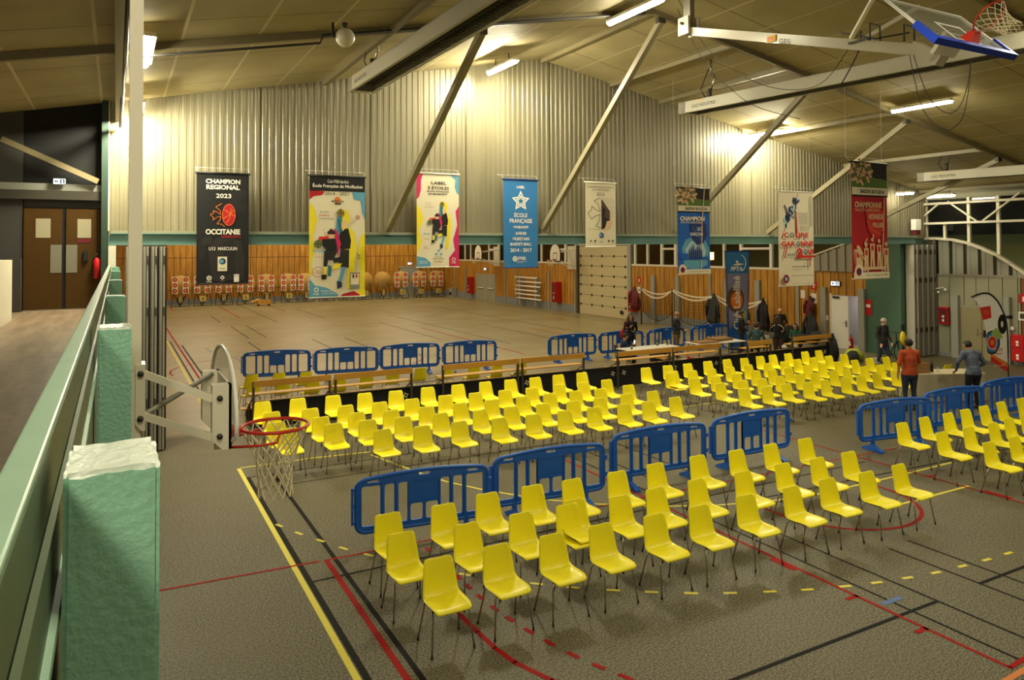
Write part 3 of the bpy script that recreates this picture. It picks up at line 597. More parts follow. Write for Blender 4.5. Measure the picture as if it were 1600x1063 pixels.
# ------------------------------------------------------------------ radiant heaters
def heater(p0, p1, zc0, zc1, label):
    p0, p1 = Vector((p0[0], p0[1], zc0)), Vector((p1[0], p1[1], zc1)); t = thing('radiant_heater', label, 'heater', p0, 0, 'long gas radiant heaters')
    d = p1-p0; L = hypot(d.x, d.y); ang = math.atan2(d.x, -d.y); slope = (zc1-zc0)/L
    M = Matrix.Rotation(ang, 4, 'Z') @ Matrix.Rotation(slope*-1 if 0 else 0, 4, 'X')
    def X(x, y, z): return M @ Vector((x, -y, z+y*slope))
    def hb(m, x0, x1, y0, y1, z0, z1, mt):
        v = [X(x, y, z) for z in (z0, z1) for x, y in ((x0, y0), (x1, y0), (x1, y1), (x0, y1))]
        m.add(v, [(0, 3, 2, 1), (4, 5, 6, 7), (0, 1, 5, 4), (1, 2, 6, 5), (2, 3, 7, 6), (3, 0, 4, 7)], mt)
    W2 = .25; Hh = .27
    m = MB(); hb(m, -W2, -W2+.015, 0, L, 0, Hh, 'heater_side'); hb(m, W2-.015, W2, 0, L, 0, Hh, 'heater_side'); hb(m, -W2, W2, 0, L, Hh-.015, Hh, 'heater_side'); hb(m, -W2, W2, 0, .25, 0, Hh, 'heater_side'); hb(m, -W2, W2, L-.02, L, 0, Hh, 'heater_side')
    hb(m, -W2, -W2+.06, 0, L, -.01, .005, 'heater_side'); hb(m, W2-.06, W2, 0, L, -.01, .005, 'heater_side'); hb(m, -W2+.02, W2-.02, .25, L-.02, .14, .15, 'dark_gap')
    hb(m, -W2-.004, W2+.004, .24, .26, -.012, Hh+.004, 'steel_grey'); part(t, 'casing', m)
    m = MB(); y = .3
    while y < L-.1: m.tube([X(-W2+.05, y, .0), X(W2-.05, y, .0)], .004, 'wire_mesh', 4); y += .13
    for x in (-.1, 0, .1): m.tube([X(x, .25, .003), X(x, L-.05, .003)], .004, 'wire_mesh', 4)
    part(t, 'grille', m)
    m = MB(); m.tube([X(0, .8, Hh), X(0, .8, Hh+.25)], .05, 'steel_dark', 8); m.tube([X(.05, .8, Hh+.2), X(.1, .85, Hh+.45), X(.06, .9, Hh+.6)], .025, 'chrome', 8); m.tube([X(-.06, .75, Hh+.0), X(-.1, .6, Hh+.25), X(-.02, .8, Hh+.75)], .012, 'black', 6); m.tube([X(0, .85, Hh+.5), X(0, .85, Hh+.95)], .03, 'chrome', 8)
    part(t, 'gas_hose', m)
    mm = MB(); lab = 'GAZ INDUSTRIE'
    vs, fs = text_geo(lab); x0 = min(v[0] for v in vs); sx = .75/(max(v[0] for v in vs)-x0)
    mm.add([X(-W2-.006, .45+(v[0]-x0)*sx, .08+v[1]*.11) for v in vs], fs, 'dark_gap'); mm.add([X(-W2-.006, .62+a, .2+b) for a, b in ((0, 0), (.12, 0), (.06, .06))], [(0, 1, 2)], 'target_gold'); part(t, 'maker_lettering', mm)
heater((4.37, 14.65), (4.6, 1.5), 7.3, 7.3, 'long radiant heater hanging over the left of the hall, dark grille below')
heater((12.6, 14.15), (13.35, 4.5), 7.45, 7.3, 'long radiant heater hanging in the middle under the folded basketball arm')
heater((22.9, 14.6), (23.4, 6.0), 6.2, 6.1, 'long radiant heater hanging at the right before the window wall')
# round horn speaker and electrical trunking
t = thing('globe_speaker', 'round cream speaker fixed to the ceiling rafter above the first heater', 'speaker', (3.26, 11.75, 7.55)); m = MB(); m.sphere((0, 0, 0), .155, 'cream_steel', 20, 14); part(t, 'globe', m); m = MB(); m.tube([(-.16, 0, -.02), (-.2, 0, .02), (-.2, .0, .22)], .02, 'black', 6); m.tube([(0, 0, .14), (0, 0, .24)], .05, 'steel_dark', 8); part(t, 'bracket', m)
m = MB(); m.tube([(.2, 12.35, roof(.2)-.24), (3.0, 12.35, roof(3)-.24), (3.05, 12.35, roof(3)-.1), (9.9, 12.35, roof(9.9)-.12)], .022, 'cable', 6); solo('cable_conduit', m, 'dark conduit running up along the rafter past the cream globe', 'conduit')
# ------------------------------------------------------------------ folded basketball arm under the ridge
t = thing('ceiling_basketball_hoop', 'folded ceiling basketball hoop with blue edged backboard, high at right', 'basketball hoop', (10.25, 5.73, 6.8))
B0 = Vector((10.25, 5.73, 6.8)); ux = Vector((1, 0, 0)); up_ = Vector((0, .69, .724)).normalized(); nn_ = Vector((0, -up_.z, up_.y))
MBd = Matrix(((1, 0, -nn_.x, 0), (0, up_.y, -nn_.y, 0), (0, up_.z, -nn_.z, 0), (0, 0, 0, 1)))   # board plane, local to the thing; +z away from the play side
m = MB(); m.solid([[(-.9, 0), (.9, 0), (.9, 1.05), (-.9, 1.05)]], 0, .02, 'clear_plastic', MBd); part(t, 'backboard', m)
m = MB(); m.solid([[(-.3, .13), (.3, .13), (.3, .58), (-.3, .58)], [(-.25, .18), (.25, .18), (.25, .53), (-.25, .53)]], -.004, -.002, 'white', MBd); m.solid([[(-.9, 0), (.9, 0), (.9, 1.05), (-.9, 1.05)], [(-.86, .04), (.86, .04), (.86, 1.01), (-.86, 1.01)]], -.004, .03, 'white', MBd); part(t, 'board_frame', m)
m = MB(); m.solid([rrect(-.94, -.04, .94, .40, .03), ], -.03, .05, 'blue_pad', MBd) if 0 else m.solid([[(-.94, .38), (-.94, -.04), (.94, -.04), (.94, .38), (.87, .38), (.87, .05), (-.87, .05), (-.87, .38)]], -.035, .055, 'blue_pad', MBd); part(t, 'edge_padding', m)
def hoop(t, C, e1, e2, r, back, mname='orange_rim', tilt=None, nl=.42, sag=None):
    C, e1, e2 = Vector(C), Vector(e1).normalized(), Vector(e2).normalized()
    m = MB(); m.tube([C+e1*r*cos(2*pi*k/28)+e2*r*sin(2*pi*k/28) for k in range(28)], .011, mname, 8, True)
    for b_ in back: m.tube(b_, .009, mname, 6)
    rim = part(t, 'rim', m); e3 = e1.cross(e2); e3 = e3 if e3.z < 0 else -e3
    if sag is not None: e3 = Vector(sag).normalized()
    m = MB(); K = 12; rows = [(0, 1.0), (.16, .86), (.30, .70), (.44, .60), (.58, .53), (.72, .50), (.86, .50), (1.0, .52)]
    P = [[C+(e1*cos(2*pi*(k+.5*(j % 2))/K)+e2*sin(2*pi*(k+.5*(j % 2))/K))*r*q+e3*nl*d for k in range(K)] for j, (d, q) in enumerate(rows)]
    for j in range(len(rows)-1):
        for k in range(K):
            a = P[j][k]; o1 = P[j+1][k]; o2 = P[j+1][(k-1) % K] if j % 2 == 0 else P[j+1][(k+1) % K]
            for b_ in (o1, o2): m.tube([a, b_], .0048, 'net_cord', 4, caps=False)
    part(t, 'net', m)
rc = Vector((0, 0, 0))+up_*.15+nn_*.38
hoop(t, rc, ux, nn_, .225, [], nl=.38, sag=(.12, -.62, -.55))
m = MB(); v0 = up_*.15
m.add([v0+ux*a-up_*b for a, b in ((-.1, .12), (.1, .12), (.1, -.08), (-.1, -.08))]+[v0+nn_*.16+ux*a-up_*b for a, b in ((-.07, .02), (.07, .02), (.07, -.03), (-.07, -.03))], [(0, 1, 2, 3), (7, 6, 5, 4), (0, 4, 5, 1), (1, 5, 6, 2), (2, 6, 7, 3), (3, 7, 4, 0)], 'orange_rim'); part(t, 'rim_mount', m)
def rel(p): return Vector(p)-B0
m = MB(); m.bar(rel((10.25, 11.35, 8.5)), rel((10.25, 6.45, 6.93)), .14, .16, 'arm_paint'); m.bar(rel((10.25, 6.6, 7.02)), rel((10.25, 6.2, 6.72)), .2, .16, 'arm_paint'); m.bar(rel((10.25, 6.2, 6.8)), rel((10.25, 6.0, 7.05)), .5, .06, 'cream_steel')
m.bar(rel((10.05, 7.5, 7.35)), rel((9.6, 6.75, 7.75)), .05, .05, 'cream_steel'); m.bar(rel((10.35, 7.5, 7.38)), rel((10.7, 6.8, 7.75)), .05, .05, 'cream_steel'); arm_ = part(t, 'arm', m)
m = MB(); m.bb(-.06, .06, 5.55, 5.75, 1.65, 2.42, 'steel_grey'); m.bb(-.16, -.11, 5.5, 5.8, 1.62, 1.98, 'arm_paint'); m.bb(.11, .16, 5.5, 5.8, 1.62, 1.98, 'arm_paint'); m.tube([(-.22, 5.65, 1.85), (.22, 5.65, 1.85)], .03, 'steel_dark'); part(t, 'pivot_bracket', m)
m = MB(); m.bb(-.1, .1, 1.6, 1.9, .5, .53, 'steel_dark'); m.tube([(-.12, 1.5, .46), (-.12, 1.5, .72), (.12, 1.5, .72), (.12, 1.5, .46)], .015, 'steel_dark', 6); m.tube([(-.12, .95, .3), (-.12, .95, .55), (.12, .95, .55), (.12, .95, .3)], .015, 'steel_dark', 6); m.tube([(0, 2.1, .75), (0, 1.5, .5), (0, .95, .45)], .012, 'black', 6); part(t, 'locking_gear', m)
m = MB(); m.solid([rrect(0, 0, .2, .11, .005)], 0, .003, 'target_gold', Matrix(((0, 0, -1, -.085), (-1, 0, 0, 3.55), (0, 1, 0, .93), (0, 0, 0, 1)))); m.solid([rrect(.03, .03, .13, .08, .005)], 0, .006, 'orange_rim', Matrix(((0, 0, -1, -.085), (-1, 0, 0, 3.55), (0, 1, 0, .93), (0, 0, 0, 1))))
m.text('GES', .36, .05, .24, .09, 'steel_dark', Matrix(((0, 0, -1, -.084), (-1, 0, 0, 3.52), (-.315, 1, 0, .93), (0, 0, 0, 1)))); part(arm_, 'label', m)
CBL = {'a': 'thin cable hanging from the ridge down across the ceiling to the brace', 'b': 'thin sagging cable from the ridge to the folded arm joint', 'c': 'short chain dropping from the folded basketball arm', 'd': 'cable in a deep loop below the blue edged backboard', 'e': 'cable in a shorter loop inside the deep one'}
for k_ in sorted(CABLES):
    P = [Vector(p) for p in CABLES[k_]]; q = []
    for i in range(len(P)-1):
        p0 = P[max(0, i-1)]; p1 = P[i]; p2 = P[i+1]; p3 = P[min(len(P)-1, i+2)]
        for s_ in range(5): u = s_/5; q.append(.5*((2*p1)+(p2-p0)*u+(2*p0-5*p1+4*p2-p3)*u*u+(3*p1-p0-3*p2+p3)*u**3))
    q.append(P[-1]); m = MB(); m.tube(q, .006 if k_ != 'c' else .011, 'cable', 5); solo('hanging_chain' if k_ == 'c' else 'hanging_cable', m, CBL[k_], 'chain' if k_ == 'c' else 'cable')
# ------------------------------------------------------------------ gallery rail with concrete uprights
t = thing('gallery_railing', 'green painted steel gallery railing running away at the left edge', 'railing', (-.12, 4, GF))
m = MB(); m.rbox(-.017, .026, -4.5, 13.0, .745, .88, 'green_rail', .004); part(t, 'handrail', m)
m = MB(); m.bb(.0262, .028, -4.5, 13.0, .75, .872, 'green_rail_side'); part(t, 'handrail_side', m, label='darker inner face')  # rail side in a darker, browner green than the top
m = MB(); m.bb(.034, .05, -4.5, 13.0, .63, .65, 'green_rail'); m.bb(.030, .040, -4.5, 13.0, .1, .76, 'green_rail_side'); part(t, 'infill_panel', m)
PY = [(1.27, .19), (3.58, .2), (6.05, .2), (9.3, .2), (13.3, .2), (16.7, .2)]
for k_, (y_, d_) in enumerate(PY):
    rr = random.Random(k_); bm = bmesh.new(); bmesh.ops.create_cube(bm, size=1)
    for v in bm.verts: v.co = (-.0675+(v.co.x+.5)*.13, y_+(v.co.y+.5)*d_, 2.3+(v.co.z+.5)*(3.77-2.3))
    bmesh.ops.bevel(bm, geom=list(bm.edges), offset=.007, segments=2, affect='EDGES')
    if k_ < 2:
        bmesh.ops.subdivide_edges(bm, edges=[e for e in bm.edges if e.calc_length() > .1], cuts=6, use_grid_fill=True)
        for v in bm.verts:
            if v.co.z > 3.74: v.co += Vector((rr.uniform(-1, 1), rr.uniform(-1, 1), rr.uniform(-1, 1)))*.0022
    for f_ in bm.faces: f_.material_index = 1 if (f_.normal.z > .5 or f_.calc_center_median().z > 3.756) else 0
    bm.normal_update()
    for f_ in bm.faces: f_.material_index = 1 if f_.calc_center_median().z > 3.758 else 0
    off = (0, y_, 2.3)
    for v in bm.verts: v.co -= Vector(off)
    me = bpy.data.meshes.new('concrete_upright'); bm.to_mesh(me); bm.free(); me.materials.append(MATS['green_concrete']); me.materials.append(MATS['lit_white_top'] if k_ < 2 else MATS['green_concrete'])
    o = link('concrete_upright', me); o.location = off
    tag(o, ('nearest green concrete upright with a rough, lit white top', 'second green concrete upright beside the basketball bracket', 'third green concrete upright along the railing', 'fourth green concrete upright along the railing', 'fifth green concrete upright, small, near the gallery doors', 'farthest green concrete upright at the end of the railing')[k_], 'upright', 'concrete uprights of the railing')
# ------------------------------------------------------------------ tall white column and its side basketball hoop
t = thing('steel_column', 'tall cream steel column rising from the floor to the ceiling at left', 'column', (.095, 4.7, 0)); m = MB(); m.bb(-.035, .035, -.06, .06, 0, 8, 'cream_steel'); m.v = [(x, y, min(z, roof(.1)-.05)) for x, y, z in m.v]; m.bb(-.045, .045, -.062, .07, 3.43, 3.445, 'cream_steel'); part(t, 'shaft', m); m = MB(); m.bb(-.1, .1, -.12, .12, 0, .02, 'steel_grey'); part(t, 'base_plate', m)
t = thing('side_basketball_hoop', 'white bracketed basketball hoop with clear fan board and orange rim at left', 'basketball hoop', (.15, 4.7, 3.0))
m = MB(); m.solid([[(-.05, .13), (-.02, .09), (.0, .09), (.0, .46), (-.05, .46)]], -.08, .08, 'cream_steel', Matrix(((1, 0, 0, 0), (0, 0, -1, 0), (0, 1, 0, 0), (0, 0, 0, 1)))); part(t, 'column_bracket', m)
m = MB(); m.bar((-.01, -.06, .405), (.37, -.08, .225), .03, .04, 'cream_steel'); m.bar((-.01, -.06, .17), (.37, -.08, .0), .03, .04, 'cream_steel'); part(t, 'support_arms', m)
m = MB(); m.tube([(-.01, -.05, .17), (.40, .42, .30)], .016, 'galvanised', 10); part(t, 'cross_tube', m)
m = MB(); m.solid([[(.345, .0), (.40, -.06), (.45, -.06), (.45, .315), (.345, .315)]], .04, .12, 'cream_steel', XZ(0)); m.solid([[(.345, .0), (.40, -.06), (.45, -.06), (.45, .315), (.345, .315)]], -.52, -.44, 'cream_steel', XZ(0)); m.bb(.435, .45, -.12, .52, -.06, .315, 'cream_steel'); m.bar((.44, .1, -.06), (.44, .2, -.12), .1, .03, 'cream_steel'); part(t, 'board_mount', m)
bo = [(-.62, .04)]+[(-.62*cos(radians(a)), .12+.36*sin(radians(a))) for a in range(0, 181, 10)]+[(.62, .04), (.2, -.11), (-.2, -.11)]
m = MB(); MBo = Matrix(((0, 0, 1, .452), (1, 0, 0, .35), (0, 1, 0, .0), (0, 0, 0, 1))); m.solid([bo], 0, .012, 'clear_plastic', MBo); part(t, 'backboard', m)
m = MB(); m.tube([MBo @ Vector((x, y, .006)) for x, y in bo], .012, 'white_gloss', 8, True); part(t, 'board_edge', m, label='white board edge')
for y_, z_ in ((-.082, .41), (-.082, .16)): m = MB(); m.tube([(-.025, y_, z_), (-.025, y_-.012, z_)], .017, 'steel_dark', 8); part(t, 'bolt', m)
for y_, z_ in ((-.125, .24), (-.125, .02)): m = MB(); m.tube([(.385, y_+.01, z_), (.385, y_-.01, z_)], .017, 'steel_dark', 8); part(t, 'bolt', m)
C_ = (.79, .38, -.07); m = MB(); m.bb(.466, .48, .26, .50, -.15, -.02, 'orange_rim'); m.add([(.48, .28, -.04), (.48, .48, -.04), (.59, .41, -.06), (.59, .35, -.06), (.48, .28, -.1), (.48, .48, -.1), (.59, .41, -.08), (.59, .35, -.08)], [(0, 3, 2, 1), (4, 5, 6, 7), (0, 4, 7, 3), (1, 2, 6, 5), (3, 7, 6, 2)], 'orange_rim'); part(t, 'rim_mount', m)
hoop(t, C_, (1, 0, 0), (0, 1, 0), .215, [[(.47, .28, -.15), (.66, .18, -.14), (.76, .16, -.13), (.78, .165, -.07)], [(.47, .48, -.15), (.66, .58, -.14), (.76, .60, -.13), (.78, .595, -.07)]], nl=.46)
# ------------------------------------------------------------------ yellow shell chairs
def make_chair():
    t = thing('shell_chair', 'x', 'chair', (0, 0, 0))
    prof = [(-.235, .418), (-.225, .438), (-.17, .446), (-.08, .437), (.0, .430), (.07, .430), (.125, .440), (.160, .468), (.178, .51), (.190, .57), (.203, .65), (.216, .72), (.228, .775), (.234, .80), (.238, .803)]
    wid = [.165, .195, .208, .214, .216, .214, .208, .202, .196, .190, .182, .174, .164, .148, .10]
    dish = [.004, .008, .014, .02, .022, .022, .022, .024, .026, .026, .024, .022, .018, .012, .006]
    vs = []; K = 12; m = MB()
    tang = []
    for i in range(len(prof)):
        a = prof[max(0, i-1)]; b = prof[min(len(prof)-1, i+1)]; d = Vector((0, b[0]-a[0], b[1]-a[1])).normalized(); tang.append(Vector((0, -d.z, d.y)))
    def P(i, k, off):
        u = -1+2*k/K; nn = tang[i]; y, z = prof[i]; e = dish[i]*abs(u)**2.6*1.25
        return Vector((wid[i]*u, y, z))+nn*(e+off)
    top = [P(i, k, .0) for i in range(len(prof)) for k in range(K+1)]; bot = [P(i, k, -.006) for i in range(len(prof)) for k in range(K+1)]
    R = K+1; L = len(prof); nT = len(top); fs = []
    for i in range(L-1):
        for k in range(K): a = i*R+k; fs.append((a, a+1, a+R+1, a+R)); fs.append((nT+a, nT+a+R, nT+a+R+1, nT+a+1))
    edge = [k for k in range(R)]+[i*R+K for i in range(1, L)]+[(L-1)*R+k for k in range(K-1, -1, -1)]+[i*R for i in range(L-2, 0, -1)]
    for a, b in zip(edge, edge[1:]+edge[:1]): fs.append((a, nT+a, nT+b, b))
    m.add(top+bot, fs, 'yellow_plastic', True); part(t, 'seat_shell', m)
    r = .0095; m = MB()
    for y in (-.14, .10): m.tube([(-.19, y, .405), (-.17, y, .418), (.17, y, .418), (.19, y, .405)], r, 'chrome', 8)
    for x in (-.15, .15): m.tube([(x, -.14, .42), (x, .10, .42)], r*.9, 'chrome', 8); m.sphere((x, -.14, .418), .018, 'chrome', 8, 6)
    m.tube([(-.205, .13, .35), (.205, .13, .35)], .006, 'chrome', 6) if 0 else None
    part(t, 'frame', m)
    for sx, y0, y1 in ((-1, -.14, -.205), (1, -.14, -.205), (-1, .10, .205), (1, .10, .205)):
        m = MB(); m.tube([(sx*.15, y0, .418), (sx*.178, y0, .416), (sx*.192, y0+(y1-y0)*.06, .402), (sx*.232, y1, .012)], r, 'chrome', 8); m.tube([(sx*.2322, y1, .0), (sx*.231, y1, .028)], .0125, 'rubber', 8); part(t, 'leg', m)
    return t
chair0 = make_chair(); used = [False]
def place_chair(x, y, rz, label, group):
    o = chair0 if not used[0] else copy_tree(chair0, (0, 0, 0), 0)
    used[0] = True; o.location = (x, y, 0); o.rotation_euler = (0, 0, rz); o['label'] = label; o['group'] = group; return o
rj = random.Random(3)
BLK = {'F': ('near', 'nearest block', 'yellow chairs of the nearest block'), 'L': ('middle', 'middle left block before the tribunes', 'yellow chairs of the middle left block'), 'R': ('rear', 'middle right block before the people', 'yellow chairs of the middle right block'), 'P': ('right', 'block cut by the right edge', 'yellow chairs of the right edge block')}
ROWN = {'F': {'1': 'front row', '2': 'middle row', '3': 'back row'}, 'L': {'a': 'back row', 'b': 'second row from back', 'c': 'middle row', 'd': 'second row from front', 'e': 'front row'}, 'R': {'a': 'back row', 'b': 'second row from back', 'c': 'middle row', 'd': 'second row from front', 'e': 'front row'}, 'P': {'a': 'back row', 'b': 'middle row', 'c': 'front row'}}
for key in ('F1', 'F2', 'F3', 'La', 'Lb', 'Lc', 'Ld', 'Le', 'Ra', 'Rb', 'Rc', 'Rd', 'Re', 'Pa', 'Pb', 'Pc'):
    _, bl, gr = BLK[key[0]]; rn = ROWN[key[0]][key[1]]
    for i, (x, y) in enumerate(CHAIRS[key]):
        a = rj.uniform(-.035, .035)
        place_chair(x, y-.234, a, 'yellow chair, %s from left, %s, %s' % (ORD[i+1], rn, bl), gr)
for key, i, wd in (('F2', 3, 'nested on the fourth chair of the nearest second row'), ('Rb', 0, 'nested on the first chair of the second row from back, right')):
    x, y = CHAIRS[key][i]; o = place_chair(x+.10, y-.20, -.02, 'second yellow shell chair '+wd, 'nested extra chairs'); o.location.z = .035; o.location.x += .02
for i, (x, y) in enumerate(CHAIRS['B1']): place_chair(x, y+.234, pi+.25, 'yellow chair facing away, %s from left in the far row behind the tribunes' % ORD[i+1], 'chairs facing the far hall')
for i, (x, y) in enumerate(CHAIRS['B2']): place_chair(x, min(y, 19.15)+.30, pi+(.3 if i in (0, 7) else rj.uniform(-.1, .1)), 'yellow chair facing away, %s from left just behind the wooden tribunes' % ORD[i+1], 'chairs facing the far hall')
for (x, y), wd in zip(((19.6, 12.75), (20.5, 12.6)), ('left', 'right')): place_chair(x, y, pi, 'yellow chair behind the cloth covered counter, the %s one' % wd, 'chairs behind the counter')
# ------------------------------------------------------------------ blue plastic crowd barriers
def make_barrier():
    t = thing('crowd_barrier', 'x', 'barrier', (0, 0, 0)); m = MB(); M = XZ(0)
    def arc(x0, x1, z0, z1, r, bow):
        o = []
        N = 10
        for i in range(N+1): u = i/N; x = x1-r-(x1-x0-2*r)*u; o.append((x, z1+bow*(1-(2*u-1)**2)))
        for i in range(1, 6): a = radians(90+90*i/5); o.append((x0+r+r*cos(a), z1-r+r*sin(a)))
        for i in range(0, 6): a = radians(180+90*i/5); o.append((x0+r+r*cos(a), z0+r+r*sin(a)))
        for i in range(0, 6): a = radians(270+90*i/5); o.append((x1-r+r*cos(a), z0+r+r*sin(a)))
        for i in range(0, 5): a = radians(90*i/5); o.append((x1-r+r*cos(a), z1-r+r*sin(a)))
        return o
    out = arc(-.95, .95, .22, .93, .12, .05)
    xs = [-.88, -.64, -.585, -.43, -.375, -.24, .24, .375, .43, .585, .64, .88]; top = .845; bt = .30; holes = []
    for a, b in ((-.88, -.62), (-.565, -.425), (-.37, -.235), (.235, .37), (.425, .565), (.62, .88)): holes.append(rrect(a, bt, b, top, .03, 2))
    for a, b in ((-.20, -.02), (.02, .20)): holes.append(rrect(a, bt, b, .53, .03, 2))
    for cx, z in ((-.72, .915), (0, .945), (.72, .915)): holes.append(rrect(cx-.085, z-.028, cx+.085, z+.012, .019, 3))
    m.solid([out]+holes, -.018, .018, 'blue_plastic', M)
    for p in holes[:8]: pass
    for cx in (-.595, -.40, .40, .595): m.bb(cx-.014, cx+.014, -.03, .03, .27, .87, 'blue_plastic')
    m.tube([(x, 0, z) for x, z in out], .03, 'blue_plastic', 8, True)
    m.bb(-.225, .225, -.028, -.018, .84, .865, 'blue_plastic'); m.bb(-.225, .225, -.028, .028, .535, .56, 'blue_plastic'); m.bb(-.235, -.21, -.03, .03, .3, .86, 'blue_plastic'); m.bb(.21, .235, -.03, .03, .3, .86, 'blue_plastic')
    part(t, 'panel', m)
    m = MB(); m.bb(-1.02, -.99, -.02, .02, .34, .84, 'blue_plastic'); 
    for z in (.36, .58, .81): m.bb(-.99, -.94, -.012, .012, z-.012, z+.012, 'blue_plastic')
    part(t, 'hinge_bar', m); m = MB()
    for z in (.45, .72): m.bb(.95, 1.01, -.025, .025, z-.03, z+.03, 'blue_plastic')
    part(t, 'hinge_lugs', m)
    for x in (-.62, .62):
        m = MB(); m.bb(x-.03, x+.03, -.03, .03, .07, .26, 'blue_plastic'); m.add([(x-.05, -.24, 0), (x+.05, -.24, 0), (x+.05, .24, 0), (x-.05, .24, 0), (x-.05, -.24, .03), (x+.05, -.24, .03), (x+.035, -.03, .12), (x-.035, -.03, .12), (x-.05, .24, .03), (x+.05, .24, .03), (x+.035, .03, .12), (x-.035, .03, .12)], [(0, 3, 2, 1), (0, 1, 5, 4), (4, 5, 6, 7), (7, 6, 10, 11), (11, 10, 9, 8), (8, 9, 2, 3), (0, 4, 7, 11, 8, 3), (1, 2, 9, 10, 6, 5)], 'blue_plastic'); part(t, 'foot', m)
    return t
bar0 = make_barrier(); bu = [0]
def barrier(x0, y0, x1, y1, label, group):
    o = bar0 if not bu[0] else copy_tree(bar0, (0, 0, 0), 0); bu[0] = 1
    o.location = ((x0+x1)/2, (y0+y1)/2, 0); o.rotation_euler = (0, 0, math.atan2(y1-y0, x1-x0)); s = hypot(x1-x0, y1-y0)/2.0; o.scale = (max(.93, min(1.04, s)), 1, 1); o['label'] = label; o['group'] = group
g = 'blue barriers behind the nearest chairs'
for k, (a, b) in enumerate((((2.86, 9.93), (4.86, 9.72)), ((4.98, 9.95), (7.02, 9.85)), ((7.36, 10.2), (9.42, 10.1)), ((9.52, 10.18), (11.72, 10.18)))):
    barrier(a[0], a[1], b[0], b[1], 'blue plastic crowd barrier, %s from left behind the nearest block of chairs' % ORD[k+1], g)
for k, (a, b) in enumerate((((13.05, 9.72), (15.05, 9.45)), ((15.25, 9.78), (17.3, 9.66)), ((17.52, 9.85), (19.55, 9.75)))):
    barrier(a[0], a[1], b[0], b[1], 'blue plastic crowd barrier, %s from left behind the chairs at right edge' % ORD[k+1], 'blue barriers at the right')
for k, (a, b) in enumerate((((3.4, 23.75), (5.42, 23.35)), ((5.45, 23.25), (7.48, 22.95)), ((7.52, 23.05), (9.56, 22.85)), ((9.6, 22.75), (11.52, 22.5)), ((13.53, 22.5), (15.68, 22.5)), ((15.75, 22.5), (17.72, 22.35)), ((17.8, 22.3), (19.95, 22.5)), ((20.2, 22.5), (22.28, 22.5)))):
    barrier(a[0], a[1], b[0], b[1], 'blue plastic crowd barrier, %s from left in the far row before the shiny floor' % ORD[k+1], 'blue barriers in the far row')
# ------------------------------------------------------------------ wooden tribunes with backs towards the chairs
def tribune(xs, label, planks=True, z_top=1.12, base=0):
    x0, x1 = xs[0], xs[-1]; t = thing('tribune_bench', label, 'bench', ((x0+x1)/2, 17.9, 0), 0, 'wooden tribune benches')
    for k, (a, b) in enumerate(zip(xs, xs[1:])):
        e = .04; m = MB(); m.rbox(a+e, b-e, 17.53, 17.56, z_top-.145, z_top, 'light_wood', .008); part(t, 'backrest', m, True)
        m = MB(); m.rbox(a-.02 if k == 0 else a+e, b-e, 17.63, 17.90, .77, .80, 'light_wood_edge', .008); part(t, 'seat_plank', m, True)
        if planks: m = MB(); m.rbox(a-.0, b-.06, 18.02, 18.28, .50, .53, 'light_wood_edge', .008); part(t, 'step_plank', m, True)
    if planks == 2: m = MB(); m.rbox(x0-.1, x0+.3, 18.42, 18.66, .30, .33, 'light_wood_edge', .008); part(t, 'step_plank', m, True)
    for k, x in enumerate(xs):
        xx = [x] if k in (0, len(xs)-1) else [x-.07, x+.07]
        for q in xx:
            m = MB(); q = min(max(q, x0+.05), x1-.05); m.bb(q-.025, q+.025, 17.56, 17.61, 0 if k in (0, len(xs)-1) or 1 else .7, z_top-.02, 'steel_dark'); m.bb(q-.02, q+.02, 17.6, 18.5, .04, .08, 'steel_dark'); m.bb(q-.02, q+.02, 18.1, 18.14, .0, .5, 'steel_dark'); m.bar((q, 17.6, .75), (q, 18.5, .30), .03, .03, 'steel_grey'); m.bb(q-.02, q+.02, 18.48, 18.52, 0, .31, 'steel_dark'); part(t, 'support_frame', m, True)
    return t
tribune([2.72, 4.58, 6.62], 'wooden tribune bench at far left, its back towards the yellow chairs', 2)
tribune([7.38, 9.7, 11.82], 'wooden tribune bench in the middle left, second along the row')
tribune([12.92, 15.0, 17.05], 'wooden tribune bench before the white table and pizza boxes', z_top=1.06)
tribune([18.15, 19.3], 'short wooden tribune bench before the man in the teal shirt', z_top=1.03)
tribune([20.25, 22.25], 'wooden tribune bench at right with dark coats on it', z_top=1.05)
m = MB(); m.bb(2.75, 22.4, 17.66, 17.67, .02, .60, 'black_cloth'); m.bb(2.75, 22.4, 18.5, 18.51, .02, .28, 'black_cloth'); m.tube([(2.75, 17.64, .62), (22.4, 17.64, .62)], .02, 'steel_dark', 6)
tag(link('black_skirt', m.mesh('black_skirt')), 'long black cloth skirt closing the back of the wooden tribunes', 'cloth')
mm = MB()
for x in (6.45, 6.95, 9.55, 9.95, 12.85, 13.25, 14.9, 15.2, 16.9, 17.2, 19.3, 22.0): mm.solid([star(x, .42, .085, .5, 4, 20)], 0, .0, 'off_white', XZ(17.655)); mm.solid([disc(x, .42, .03, 8)], 0, .0, 'black_cloth', XZ(17.653))
o = link('printed_marks', mm.mesh('printed_marks'), bpy.data.objects['black_skirt'])
m = MB(); m.tube([(6.7, 17.7, .70), (7.5, 17.7, .72)], .015, 'steel_grey', 6)
for i in range(7): m.tube([(6.75+i*.11, 17.7, .70), (6.75+i*.11, 17.7, .5)], .006, 'steel_grey', 5)
solo('guard_rail', m, 'low grey guard rail bridging the gap between the first two tribunes', 'rail')
